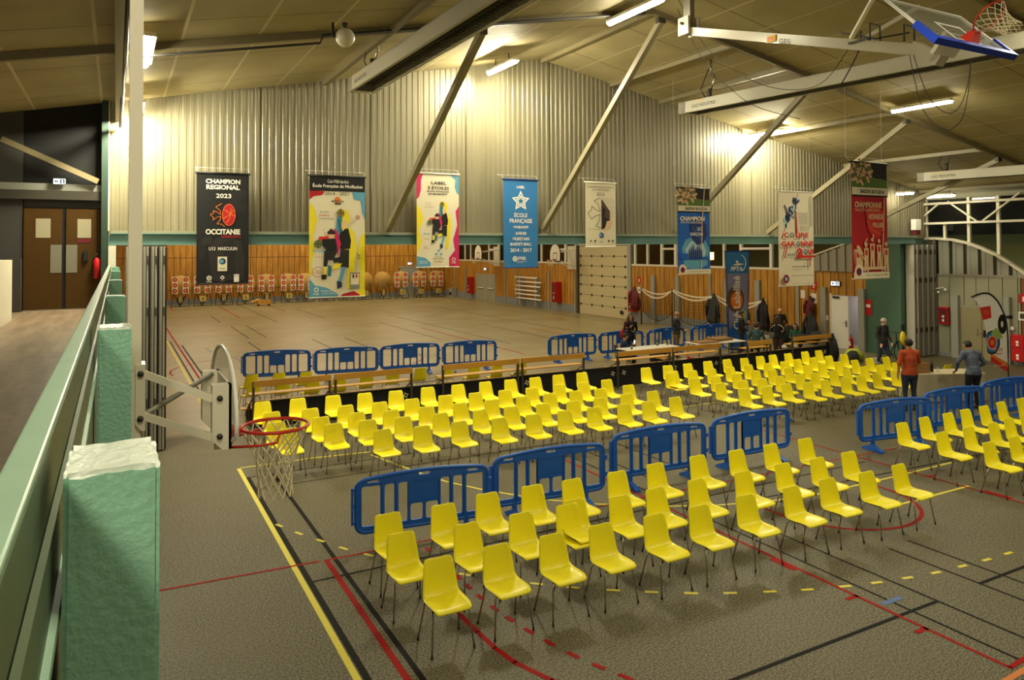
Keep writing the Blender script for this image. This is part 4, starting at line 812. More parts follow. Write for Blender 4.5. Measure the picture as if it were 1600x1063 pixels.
# ------------------------------------------------------------------ folded partition stacks
def stack(name, x0, x1, n, y0, y1, label):
    t = thing(name, label, 'partition', ((x0+x1)/2, (y0+y1)/2, 0), 0, 'folded partitions'); wd = (x1-x0)/n
    for i in range(n):
        m = MB(); a = x0+i*wd; yy = y0+(.0 if i % 2 else .04); m.bb(a+.012, a+wd-.03, yy, y1, .03, 4.18, 'partition_grey'); m.bb(a+.012, a+.03, yy-.02, yy, .03, 4.18, 'steel_grey'); m.bb(a+wd*.45, a+wd*.55, yy-.012, yy, .03, 4.18, 'steel_dark'); m.bb(a+wd-.03, a+wd+.0, yy+.02, y1-.02, .03, 4.16, 'dark_gap')
        for z in (1.0, 2.85, 3.9): m.bb(a+wd*.6, a+wd*.75, yy-.03, yy, z-.09, z+.09, 'steel_dark')
        part(t, 'leaf', m, True)
    m = MB(); m.bb(x0, x1, y0+.05, y1, 4.18, 4.21, 'steel_dark'); part(t, 'top_track', m, True)
stack('folding_partition', .16, .92, 5, 16.66, 17.0, 'stack of folded grey partition leaves behind the basketball bracket at left')
stack('folding_partition', 26.02, 27.3, 8, 16.9, 17.26, 'stack of folded grey partition leaves beside the teal wall at right')
# ------------------------------------------------------------------ banners hung before the gable
class Banner:
    def __init__(s, label, xl, xr, zt, zb, base, rail='black', y=16.93):
        s.t = thing('hanging_banner', label, 'banner', ((xl+xr)/2, y, zb), 0, 'club banners hung on the beam'); s.w, s.h, s.y = xr-xl, zt-zb, y
        s.m = MB(); N = 10; vs = []
        for j in (0, 1):
            for i in range(N+1): vs.append((-s.w/2+s.w*i/N, .0, s.h*j))
        s.m.add(vs, [(i, i+1, N+2+i, N+1+i) for i in range(N)], base); s.m.add([(a, b+.004, c) for a, b, c in vs], [(N+1+i, N+2+i, i+1, i) for i in range(N)], base)
        s.M = XZ(0); s.k = 0
        m = MB(); m.tube([(-s.w/2-.03, 0, s.h), (s.w/2+.03, 0, s.h)], .022, rail, 8); part(s.t, 'top_rail', m)
        m = MB()
        for x in (-s.w/2, s.w/2): m.tube([(x, 0, s.h), (x*1.02, .12, s.h+.12)]+([(x*1.02, .33, s.h+.14)] if y > 16.8 else [(x*1.02, .12, roof((xl+xr)/2+x)-zb)]), .004, 'white', 4)
        m.tube([(-s.w/2, .12, s.h+.12), (s.w/2, .12, s.h+.12)], .003, 'white', 4); part(s.t, 'hanging_cord', m)
    def P(s, u, v): return (-s.w/2+u*s.w, s.h*(1-v))
    def z(s): s.k += 1; return .002+.0006*s.k
    def poly(s, pts, m): s.m.solid([[s.P(*p) for p in pts]], s.z(), s.k*.0006+.002, m, s.M) if 0 else s._poly(pts, m)
    def _poly(s, pts, m):
        d = s.z(); q = [s.P(*p) for p in pts]; s.m.solid([q], d, d, m, s.M)
    def rect(s, u0, v0, u1, v1, m): s._poly([(u0, v1), (u1, v1), (u1, v0), (u0, v0)], m)
    def text(s, b, u, v, w, h, m, bold=0, shear=0): x, y = s.P(u, v); s.m.text(b, x, y, w*s.w, h*s.h, m, s.M, s.z(), bold=bold, shear=shear)
    def disc(s, u, v, r, m, n=18):    # r as a fraction of the width
        s._poly([(u+r*cos(2*pi*i/n), v-r*s.w/s.h*sin(2*pi*i/n)) for i in range(n)], m)
    def path(s, pts, w, m):           # stroke, w as a fraction of the width
        q = [s.P(*p) for p in pts]; d = s.z(); w = w*s.w/2
        for a, b in zip(q, q[1:]):
            dx, dy = b[0]-a[0], b[1]-a[1]; L = hypot(dx, dy) or 1; nx, ny = -dy/L*w, dx/L*w; ex, ey = dx/L*w*.6, dy/L*w*.6
            s.m.solid([[(a[0]-ex-nx, a[1]-ey-ny), (b[0]+ex-nx, b[1]+ey-ny), (b[0]+ex+nx, b[1]+ey+ny), (a[0]-ex+nx, a[1]-ey+ny)]], d, d, m, s.M)
    def done(s, rail=None):
        part(s.t, 'cloth', s.m)
        m = MB(); m.tube([(-s.w/2-.01, 0, 0), (s.w/2+.01, 0, 0)], .015, rail or 'off_white', 8); part(s.t, 'bottom_rail', m)
for nm_, c_ in (('p_black', (9, 8, 9)), ('p_dark', (36, 30, 28)), ('p_dark2', (24, 20, 20)), ('p_flag', (128, 128, 158)), ('p_white', (236, 230, 214)), ('p_cream', (226, 216, 186)), ('p_red', (206, 40, 30)), ('p_orange', (226, 120, 40)), ('p_magenta', (200, 28, 92)), ('p_yellow', (236, 216, 30)), ('p_sky', (94, 160, 190)), ('p_blue', (44, 116, 176)), ('p_blue2', (24, 96, 186)), ('p_navy', (26, 52, 118)), ('p_green', (88, 118, 52)), ('p_olive', (108, 112, 66)), ('p_grey', (130, 128, 118)), ('p_teal', (40, 110, 120)), ('p_ltblue', (176, 206, 214)), ('p_brown', (96, 66, 48)), ('p_lime', (150, 176, 90)), ('p_crimson', (176, 18, 24)), ('p_peach', (224, 186, 140)), ('p_basket', (140, 120, 40)), ('p_ink', (34, 50, 84))): mat(nm_, c_, .75)
def cross_half(b, u, v, w, h, m, sw=.014):   # left half of the twelve-point cross
    for P in ([(0, -.5), (-.22, -.33), (.0, -.10)], [(-.06, -.10), (-.33, -.20), (-.5, -.0), (-.33, .20), (-.06, .10)], [(0, .10), (-.22, .33), (0, .5)]):
        b.path([(u+x*w, v+y*h) for x, y in P], sw, m)
def crossT(b, u, v, w, h, m, sw=.04):        # whole cross with knobs
    for k in range(4):
        a = radians(90*k+20); ca, sa = cos(a), sin(a)
        def q(x, y): return (u+(x*ca-y*sa)*w, v+(x*sa+y*ca)*h)
        b.path([q(.06, .06), q(.26, .08), q(.42, .20)], sw, m); b.path([q(.06, -.06), q(.26, -.08), q(.42, -.20)], sw, m); b.path([q(.42, .20), q(.36, 0), q(.42, -.20)], sw, m)
        for p in (q(.46, .24), q(.46, -.24), q(.47, 0)): b.disc(p[0], p[1], sw*.7, m, 8)
# 1 black champion banner
b = Banner('black champion banner with a red basketball emblem, leftmost of the row', 1.50, 2.56, 5.76, 3.37, 'p_black')
rr = random.Random(5)
b._poly([(.05, .62), (.18, .55), (.2, .7), (.12, .8), (.03, .78)], 'p_dark2'); b._poly([(.22, .66), (.4, .58), (.62, .56), (.86, .62), (.93, .8), (.9, .97), (.3, .97), (.24, .8)], 'p_dark'); b._poly([(.5, .62), (.7, .6), (.75, .9), (.55, .93)], 'p_dark2'); b._poly([(.6, .12), (.95, .15), (.95, .36), (.62, .34)], 'p_dark2'); b.disc(.9, .25, .09, 'p_black'); b._poly([(.1, .6), (.3, .56), (.28, .64), (.14, .66)], 'p_dark')
b.text('CHAMPION', .5, .075, .66, .042, 'p_white', 2); b.text('REGIONAL', .5, .127, .64, .042, 'p_white', 2); b.text('2023', .51, .205, .29, .04, 'p_white', 1)
b._poly([(.47, .285), (.38, .31), (.455, .36), (.33, .352), (.27, .376), (.33, .415), (.455, .40), (.39, .455), (.5, .47)], 'p_brown') if 0 else None
b.path([(.472, .275), (.36, .306), (.443, .339), (.456, .373), (.382, .352), (.315, .34), (.321, .36), (.258, .376), (.315, .40), (.31, .425), (.382, .399), (.456, .389), (.443, .425), (.382, .459), (.472, .461), (.528, .482)], .011, 'p_orange')
b._poly([(.61+.128*cos(2*pi*i/28), .376+.1*sin(2*pi*i/28)) for i in range(28)], 'p_orange'); b._poly([(.61+.118*cos(2*pi*i/28), .376+.095*sin(2*pi*i/28)) for i in range(28)], 'p_crimson'); b.path([(.53, .33), (.62, .36), (.74, .39)], .014, 'p_orange'); b.path([(.50, .41), (.6, .385), (.71, .33)], .014, 'p_orange'); b.path([(.57, .45), (.63, .40), (.655, .32)], .014, 'p_orange')
b.text('OCCITANIE', .5, .53, .66, .05, 'p_white', 2); b.text('BASKETBALL', .66, .573, .38, .02, 'p_crimson', 1); b.text('U13  MASCULIN', .5, .682, .54, .03, 'p_white', 1)
b.rect(.40, .755, .58, .885, 'p_cream'); b.disc(.49, .797, .065, 'p_ink'); b.disc(.475, .797, .04, 'p_sky'); b.text('FFBB', .49, .862, .1, .012, 'p_ink')
b.disc(.24, .945, .048, 'p_white'); b.disc(.24, .945, .03, 'p_dark'); b.disc(.24, .945, .015, 'p_white'); b.text('FFBB', .24, .978, .1, .012, 'p_white'); b._poly([(.49, .922), (.535, .943), (.49, .964), (.445, .943)], 'p_white'); b._poly([(.49, .934), (.51, .943), (.49, .952), (.47, .943)], 'p_black'); b.text('MURET', .49, .974, .1, .01, 'p_grey'); b.rect(.71, .915, .81, .985, 'p_white'); b.disc(.735, .93, .012, 'p_navy', 8); b.disc(.785, .93, .012, 'p_red', 8); b.done('black')
def players(b, u0, v0, su, sv):
    def Q(l): return [(u0+x*su, v0+y*sv) for x, y in l]
    b._poly(Q([(.62, -.02), (.74, .0), (.78, .12), (.72, .2), (.86, .26), (.92, .45), (.88, .75), (.8, .99), (.7, .98), (.74, .7), (.6, .3)]), 'p_yellow')
    b._poly(Q([(.5, .02), (.6, .04), (.62, .22), (.56, .32), (.46, .26)]), 'p_sky')
    b._poly(Q([(.58, .24), (.74, .22), (.80, .38), (.78, .48), (.58, .49), (.5, .4)]), 'p_black'); b._poly(Q([(.57, .49), (.76, .49), (.75, .72), (.52, .70)]), 'p_dark2'); b._poly(Q([(.6, .71), (.69, .71), (.58, .92), (.52, .9)]), 'p_sky'); b._poly(Q([(.49, .88), (.6, .9), (.6, .96), (.5, .985)]), 'p_ink'); b._poly(Q([(.45, .67), (.6, .66), (.55, .72), (.36, .74)]), 'p_yellow')
    b.disc(u0+.66*su, v0+.17*sv, .075*su, 'p_yellow'); b._poly(Q([(.58, .20), (.68, .1), (.72, .18), (.62, .26)]), 'p_peach'); b._poly(Q([(.5, .1), (.56, .09), (.6, .26), (.54, .28)]), 'p_teal')
    b.disc(u0+.57*su, v0+.03*sv, .085*su, 'p_basket', 20); b.path(Q([(.49, .03), (.65, .03)]), .008, 'p_black'); b.path(Q([(.57, -.03), (.57, .09)]), .008, 'p_black')
    b._poly(Q([(.42, .22), (.5, .26), (.58, .42), (.5, .58), (.46, .42)]), 'p_magenta'); b._poly(Q([(.10, .33), (.34, .32), (.3, .37), (.1, .38)]), 'p_red')
    b.disc(u0+.37*su, v0+.31*sv, .075*su, 'p_peach'); b._poly(Q([(.28, .27), (.37, .225), (.46, .27), (.44, .3), (.3, .3)]), 'p_dark'); b._poly(Q([(.18, .36), (.46, .35), (.5, .5), (.46, .56), (.26, .5), (.16, .42)]), 'p_black'); b._poly(Q([(.22, .5), (.47, .52), (.43, .62), (.3, .62), (.28, .7), (.2, .70)]), 'p_dark2'); b._poly(Q([(.40, .6), (.56, .58), (.58, .64), (.42, .66)]), 'p_dark2')
    b._poly(Q([(.2, .70), (.26, .70), (.26, .80), (.2, .80)]), 'p_yellow'); b._poly(Q([(.16, .8), (.27, .8), (.26, .86), (.16, .86)]), 'p_black'); b._poly(Q([(.30, .68), (.38, .7), (.36, .82), (.29, .82)]), 'p_teal')
    b.disc(u0+.09*su, v0+.42*sv, .09*su, 'p_olive', 20); b.path(Q([(.0, .42), (.18, .42)]), .008, 'p_black'); b.path(Q([(.09, .36), (.09, .48)]), .008, 'p_black')
# 2 minibasket banner
b = Banner('tall yellow and white minibasket banner with two players, second from left', 3.87, 5.17, 5.80, 3.0, 'p_cream')
b._poly([(0, .22), (.08, .26), (.14, .36), (.06, .5), (.1, .62), (.03, .72), (.05, .8), (0, .84)], 'p_yellow'); b._poly([(1, .46), (.9, .52), (.86, .66), (.92, .8), (.86, 1), (1, 1)], 'p_yellow'); b._poly([(1, .12), (.76, .13), (.8, .19), (.92, .2), (.95, .3), (1, .36)], 'p_sky'); b._poly([(0, .12), (.27, .13), (.22, .16), (.08, .17), (0, .2)], 'p_crimson')
b._poly([(0, .84), (.1, .9), (.3, .92), (.5, .97), (.52, 1), (0, 1)], 'p_sky'); b._poly([(.54, 1), (.6, .975), (.8, .955), (.9, .985), (.92, 1)], 'p_crimson')
b.rect(0, 0, 1, .125, 'p_black'); b.text('Club FFBB labellisé', .51, .044, .38, .026, 'p_white'); b.text('École Française de MiniBasket', .51, .082, .9, .04, 'p_white', 1); b.text('2014 - 2021', .49, .145, .42, .026, 'p_dark')
b._poly(list(star(.5, .2, .09, .6, 8)), 'p_orange') if 0 else b.disc(.5, .195, .055, 'p_orange'); b.text('MURETAIN', .5, .208, .22, .014, 'p_dark', 1); b.rect(.45, .222, .56, .234, 'p_dark')
players(b, .08, .285, .83, .66)
b.text('Je joue', .26, .298, .16, .016, 'p_ink'); b.text("j'arbitre", .26, .328, .18, .018, 'p_crimson', 1); b.text('je participe', .3, .355, .26, .016, 'p_ink'); b.text('PARTAGER', .16, .62, .2, .02, 'p_sky', 1); b.text('Respect', .18, .67, .14, .014, 'p_crimson'); b.text('Esprit\nd équipe', .15, .79, .15, .035, 'p_crimson'); b.text('Merci', .88, .66, .06, .06, 'p_ink') ; b.path([(.06+.1*cos(a/3)+.09, .79-.04*sin(a/3)) for a in range(20)], .008, 'p_crimson')
b.rect(.72, .80, .90, .935, 'p_grey'); b.rect(.735, .81, .885, .9, 'p_cream'); b._poly(star(.78, .83, .03, .45), 'p_ink'); b._poly(star(.84, .83, .03, .45), 'p_red'); b.disc(.86, .34, .04, 'p_crimson'); b.disc(.86, .34, .028, 'p_cream'); b.disc(.86, .34, .014, 'p_crimson')
b.disc(.12, .935, .042, 'p_white'); b.disc(.12, .935, .025, 'p_sky'); b.text('FFBB', .12, .97, .1, .014, 'p_white', 1); b.text('FÉDÉRATION', .33, .947, .26, .016, 'p_white'); b.text('CLUB LABELLISÉ', .36, .966, .3, .014, 'p_white')
for i in range(26): u = rr.uniform(.12, .38); b._poly(star(u, rr.uniform(.43, .5), .008, .5, 3), 'p_red') if i < 8 else None
b.done()
# 3 label banner
b = Banner('pale label banner with pink corners and two players, third from left', 6.47, 7.60, 5.97, 3.65, 'p_cream', 'off_white')
b._poly([(0, 0), (.15, 0), (.1, .08), (.1, .18), (.06, .25), (0, .28)], 'p_magenta'); b._poly([(1, .02), (.8, .01), (.92, .06), (.9, .14), (.95, .2), (1, .22)], 'p_sky'); b._poly([(0, .32), (.1, .4), (.16, .5), (.05, .6), (.12, .74), (0, .86)], 'p_yellow'); b._poly([(1, .34), (.92, .4), (.96, .55), (.86, .7), (.9, .82), (.76, .9), (.76, 1), (1, 1)], 'p_magenta'); b._poly([(0, .88), (.2, .9), (.32, .95), (.32, 1), (0, 1)], 'p_sky')
b.text('LABEL', .52, .10, .36, .032, 'p_black', 1); b.text('3 ÉTOILES', .51, .150, .5, .04, 'p_black', 1); b.text('ÉCOLE FRANÇAISE', .5, .190, .52, .026, 'p_black', 1); b.text('DE MINIBASKET', .5, .219, .45, .018, 'p_black', 1)
players(b, .24, .31, .62, .5); b.text('je joue', .26, .315, .13, .012, 'p_ink'); b.text("j'arbitre", .27, .34, .16, .014, 'p_crimson'); b.text('je participe', .28, .362, .2, .012, 'p_ink'); b.text('PARTAGER', .23, .645, .16, .018, 'p_sky', 1); b.text('Respect', .23, .70, .12, .014, 'p_crimson'); b.text('Esprit\nd équipe', .2, .79, .13, .035, 'p_crimson')
for u_, v_ in ((.5, .825), (.44, .86), (.56, .86)): b._poly([(p, v_+(q-v_)*.5) for p, q in star(u_, v_, .045, .42, 5, -90)], 'p_sky')
b.text('ÉCOLE', .5, .893, .16, .014, 'p_ink'); b.text('FRANÇAISE', .5, .913, .27, .016, 'p_ink'); b.text('minibasket', .5, .94, .18, .014, 'p_crimson', 1)
b.text('FÉDÉRATION', .15, .935, .2, .012, 'p_white'); b.text('BASKETBALL', .15, .955, .2, .012, 'p_white'); b.disc(.86, .92, .045, 'p_cream'); b.disc(.86, .92, .028, 'p_magenta'); b.text('FFBB', .86, .955, .1, .016, 'p_cream', 1); b.done()
# 4 blue label banner
b = Banner('plain blue label banner with a white star, fourth from left', 8.87, 9.90, 5.92, 3.60, 'p_blue', 'p_navy')
b.text('LABEL', .5, .085, .23, .03, 'p_white', 1); k_ = b.w/b.h
for r_, c_ in ((.27, 'p_white'), (.19, 'p_blue'), (.155, 'p_white'), (.095, 'p_blue'), (.06, 'p_teal')): b._poly([(u, .245+(v-.245)*k_) for u, v in star(.5, .245, r_, .5, 5, -90)], c_)
b.text('ÉCOLE', .5, .40, .38, .056, 'p_white', 1); b.text('FRANÇAISE', .5, .475, .66, .058, 'p_white', 1); b.text('MINIBASKET', .5, .542, .44, .03, 'p_white', 1); b.text('AVENIR', .5, .612, .33, .036, 'p_white', 1); b.text('MURETAIN', .5, .674, .48, .036, 'p_white', 1); b.text('BASKET-BALL', .5, .733, .62, .036, 'p_white', 1); b.text('2014 - 2017', .5, .802, .62, .042, 'p_white', 1)
b.disc(.32, .90, .07, 'p_white'); b.disc(.32, .90, .045, 'p_blue'); b.disc(.32, .90, .03, 'p_white'); b.text('FFBB', .52, .895, .23, .036, 'p_white', 1); b.text('FÉDÉRATION FRANÇAISE', .53, .928, .32, .01, 'p_white'); b.text('DE BASKETBALL', .47, .942, .2, .01, 'p_white'); b.done('p_navy')
# 5 small white 2023 banner
b = Banner('small cream regional champion banner with half a cross, fifth from left', 11.43, 12.46, 5.94, 4.14, 'p_cream', 'p_white')
b.text('CHAMPION RÉGIONAL 3', .5, .07, .88, .035, 'p_black'); b.text('U13 MASCULIN', .5, .115, .56, .035, 'p_black'); b.text('2023', .5, .183, .26, .05, 'p_black'); b.path([(.489, .237), (.279, .287), (.402, .335), (.489, .451), (.365, .434), (.205, .37), (.193, .428), (.081, .48), (.193, .572), (.316, .526), (.477, .497), (.44, .601), (.34, .676), (.526, .711)], .014, 'p_black')
b._poly([(.52, .245), (.68, .36), (.8, .44), (.8, .62), (.7, .7), (.52, .72)], 'p_brown'); b._poly([(.52, .5), (.8, .58), (.6, .72), (.52, .73)], 'p_dark'); b._poly([(.52, .36), (.66, .42), (.62, .54), (.52, .5)], 'p_dark'); b._poly([(.7, .6), (.86, .58), (.8, .7), (.6, .76)], 'p_peach')
for i in range(11): b.text('%d JOUEUR CLUB' % (i+4), .73, .25+.028*i, .34+.06*(i % 3), .012, 'p_dark')
b.text('LIGUE OCCITANIE BASKET', .29, .727, .4, .012, 'p_dark'); b.disc(.51, .82, .075, 'p_navy'); b.disc(.49, .82, .045, 'p_sky'); b.text('FFBB', .5, .925, .12, .016, 'p_dark'); 
for u_ in (.16, .3, .75, .88): b.disc(u_, .91, .03, 'p_dark', 4 if u_ < .2 else 10); b.text('muret', u_, .945, .09, .01, 'p_grey')
b.done('p_white')
def season(b, words, basec, glow, dark, top=.27):
    b.rect(0, 0, 1, top-.075, 'p_olive'); b._poly([(0, top*.55), (.3, top*.48), (.7, top*.5), (1, top*.42), (1, top-.06), (0, top-.06)], 'p_green'); b._poly([(.55, 0), (1, 0), (1, top*.5), (.6, top*.45)], 'p_dark'); crossT(b, .26, top*.30, .62, .2, 'p_peach', .045)
    b.rect(0, top-.065, 1, top, 'p_cream'); b.text('SAISON 2015-2016', .56, top-.032, .68, .034, 'p_black', 2); b.rect(0, top, 1, top+.012, 'p_black')
    b._poly([(.36, .42), (.6, .34), (.86, .42), (.9, .54), (.78, .64), (.58, .66), (.42, .58)], dark)
    b.text('CHAMPIONNE' if words[0] == 'HONNEUR' else 'CHAMPION', .44, top+.085, .76, .05, glow, 2, .1); b.text('HAUTE-GARONNE', .42, top+.13, .68, .026, glow, 0, .1)
# 6 blue season banner
b = Banner('blue season banner with a green photo on top, sixth from left', 13.42, 14.58, 5.74, 3.38, 'p_blue2', y=15.43)
b._poly([(.12, .7), (.24, .6), (.5, .56), (.85, .6), (.98, .72), (.9, .9), (.6, .95), (.2, .93)], 'p_sky'); b._poly([(.22, .72), (.4, .62), (.75, .62), (.88, .74), (.8, .82), (.3, .82)], 'p_ltblue'); season(b, ('U13',), 'p_blue2', 'p_white', 'p_navy')
b.text('U13', .66, .475, .16, .045, 'p_white', 1); b.text('GARÇONS', .56, .54, .4, .045, 'p_white', 1); b.path([(.44, .45), (.55, .52), (.7, .6)], .012, 'p_sky'); b.path([(.82, .0), (.74, .4), (.7, .95)], .026, 'p_peach')
b.rect(.06, .76, .3, .83, 'p_blue2'); b.rect(.3, .80, .95, .83, 'p_blue2')
for i in range(7): u = .32+.06*i; b._poly([(u, .83), (u, .73-.03*(i % 3)), (u+.02, .70-.03*(i % 3)), (u+.045, .74), (u+.045, .83)], 'p_navy')
b.rect(0, .945, 1, 1, 'p_cream'); b.disc(.12, .945, .12, 'p_cream'); b.disc(.12, .95, .07, 'p_crimson'); b.disc(.12, .95, .045, 'p_ink'); b.text('muret  haute garonne  ffbb', .62, .972, .6, .016, 'p_dark'); b.done()
# 7 cup banner
b = Banner('white cup banner with red lettering and blue figures, second from right', 16.35, 17.78, 5.68, 3.01, 'p_cream', 'off_white', y=14.6)
b.path([(.56, .02), (.14, .44)], .016, 'p_red'); b.path([(.14, .44), (.08, .5)], .016, 'p_red'); r6 = random.Random(9)
for i in range(46):
    q = i/46; u = .16+.36*q+r6.uniform(-.07, .07); v = .36-.27*q+r6.uniform(-.045, .045); s_ = r6.uniform(.016, .034); b._poly([(u-s_, v), (u-s_*.3, v-s_*1.1), (u+s_, v-s_*.4), (u+s_*.6, v+s_), (u-s_*.5, v+s_*.9)], 'p_ink' if i % 4 else 'p_ltblue')
b.path([(.16, .15), (.22, .2), (.24, .28)], .03, 'p_ink'); b.path([(.47, .21), (.50, .44)], .03, 'p_crimson'); b.path([(.47, .21), (.485, .46)], .02, 'p_crimson')
for i in range(10): b.text('07 MURET BASKET', .68, .225+.013*i, .3-.03*(i % 3), .007, 'p_dark')
for i in range(28): b.rect(.86, .045+.0115*i, .95, .049+.0115*i, 'p_grey')
for i in range(4): b.text('REALISE PAR', .7, .37+.014*i, .26, .007, 'p_dark')
b.text('C', .17, .463, .12, .055, 'p_red', 2); b.text('O', .33, .46, .1, .05, 'p_teal', 2); b.text('U', .49, .463, .13, .055, 'p_red', 2); b.text('P', .63, .463, .1, .052, 'p_red', 2); b.text('E', .755, .463, .09, .052, 'p_red', 2); b.text('G', .1, .555, .12, .055, 'p_red', 2); b.text('A', .23, .555, .13, .055, 'p_red', 2); b.text('R', .365, .555, .11, .052, 'p_red', 2); b.text('O', .50, .555, .1, .05, 'p_teal', 2); b.text('NNE', .76, .552, .38, .052, 'p_red', 2)
b.path([(.2, .56), (.12, .70)], .03, 'p_red'); b.text('2', .55, .645, .17, .085, 'p_red', 3); b.text('O', .715, .638, .12, .055, 'p_teal', 2); b.text('18', .865, .638, .17, .06, 'p_red', 2); b.path([(.47, .695), (.94, .69)], .045, 'p_red'); b.path([(.83, .69), (.83, .80)], .03, 'p_red')
for i in range(5): b._poly([(.2+.055*i, .68), (.215+.055*i, .655), (.235+.055*i, .66), (.225+.055*i, .685)], 'p_dark')
b.text('Trophée', .70, .77, .14, .016, 'p_grey'); b.text('Geneviève Meyron', .55, .797, .46, .018, 'p_dark', 1)
for i in range(13): b.rect(.32+.05*i, .889, .34+.05*i, .897, 'p_dark')
b.disc(.14, .925, .085, 'p_crimson'); b.disc(.14, .925, .065, 'p_ink'); b.path([(.11, .91), (.17, .94)], .016, 'p_white'); b.path([(.17, .91), (.11, .94)], .016, 'p_white'); b.text('MURET', .14, .885, .1, .01, 'p_red'); b.text('département  comité  ligue  région', .64, .978, .64, .012, 'p_dark'); b.done()
# 8 red season banner
b = Banner('red season banner with a team picture, rightmost and highest of the row', 14.0, 15.2, 5.95, 3.41, 'p_crimson', y=10.5)
b._poly([(.1, .96), (.04, .76), (.2, .72), (.3, .78), (.3, .96)], 'p_peach') ; season(b, ('HONNEUR',), 'p_crimson', 'p_peach', 'p_red', .28)
b.text('HONNEUR', .66, .465, .42, .05, 'p_peach', 2); b.text('FILLES', .71, .538, .3, .04, 'p_peach', 2); b.path([(.4, .5), (.55, .58), (.78, .62)], .014, 'p_orange'); b.path([(.9, .3), (.86, .6), (.8, .95)], .03, 'p_peach')
for u_, v_, s_ in ((.13, .76, 1.0), (.36, .74, 1.1), (.53, .70, 1.15), (.72, .71, 1.1), (.92, .74, 1.2)):
    b.disc(u_, v_-.03*s_, .035*s_, 'p_peach', 10); b._poly([(u_-.06*s_, v_), (u_+.06*s_, v_), (u_+.05*s_, v_+.09*s_), (u_+.06*s_, v_+.2), (u_+.01, v_+.2), (u_, v_+.11), (u_-.02, v_+.2), (u_-.06*s_, v_+.2), (u_-.05*s_, v_+.09*s_)], 'p_peach'); b.rect(u_-.035, v_+.015, u_+.035, v_+.06, 'p_red')
b.path([(.53, .68), (.56, .62)], .03, 'p_peach'); b.path([(.36, .74), (.30, .70), (.38, .66)], .025, 'p_peach'); b.path([(.13, .78), (.24, .80), (.30, .84)], .028, 'p_peach'); b.rect(.1, .9, .9, .925, 'p_peach')
b.rect(0, .945, 1, 1, 'p_cream'); b.disc(.14, .935, .12, 'p_cream'); b.disc(.14, .94, .075, 'p_crimson'); b.disc(.14, .94, .05, 'p_ink'); b.text('muret  haute garonne  ffbb', .64, .972, .6, .014, 'p_dark'); b.done()
# ------------------------------------------------------------------ people
for nm_, c_ in (('c_black', (24, 23, 26)), ('c_charcoal', (40, 42, 44)), ('c_jeans', (34, 42, 62)), ('c_greyblue', (84, 92, 108)), ('c_orange', (176, 70, 24)), ('c_teal', (62, 92, 92)), ('c_navy', (22, 44, 84)), ('c_khaki', (112, 100, 78)), ('c_green', (28, 92, 58)), ('c_white', (222, 218, 206)), ('c_brown', (78, 56, 42)), ('hair_dark', (26, 20, 18)), ('hair_brown', (74, 48, 28)), ('hair_grey', (150, 142, 130)), ('shoe', (34, 32, 34)), ('eye_dark', (30, 22, 20)), ('lip', (150, 80, 70)), ('c_red', (160, 24, 36)), ('phone_glow', (210, 225, 255))): mat(nm_, c_, .8 if nm_[0] == 'c' else .6, noise=.12 if nm_[0] == 'c' else 0, nscale=9)
def hand(C, w, tip, side, curl, r=1.0):
    """palm, five separate bent fingers and a thumb; w wrist, tip direction, side = thumb direction"""
    w = Vector(w); d = Vector(tip).normalized(); sd = (Vector(side)-d*Vector(side).dot(d)).normalized(); nn = d.cross(sd); K = 'H'
    C.append((w, w+d*.045, .024, .026, K)); C.append((w+d*.04-sd*.018, w+d*.085-sd*.024, .019, .017, K)); C.append((w+d*.04+sd*.018, w+d*.085+sd*.022, .019, .017, K)); fl = (.068, .078, .072, .056)
    for i in range(4):
        o = w+d*.088+sd*(.030-.020*i); b = o+d*fl[i]*.5+nn*fl[i]*curl*.25; e = b+d*fl[i]*.42*(1-curl*.6)+nn*fl[i]*curl*.6
        C.append((o, b, .0095, .009, K)); C.append((b, e, .009, .008, K))
    o = w+d*.03+sd*.024; b = o+d*.035+sd*.03; e = b+d*.032+sd*.006+nn*.012*curl; C.append((o, b, .012, .0105, K)); C.append((b, e, .0105, .009, K))
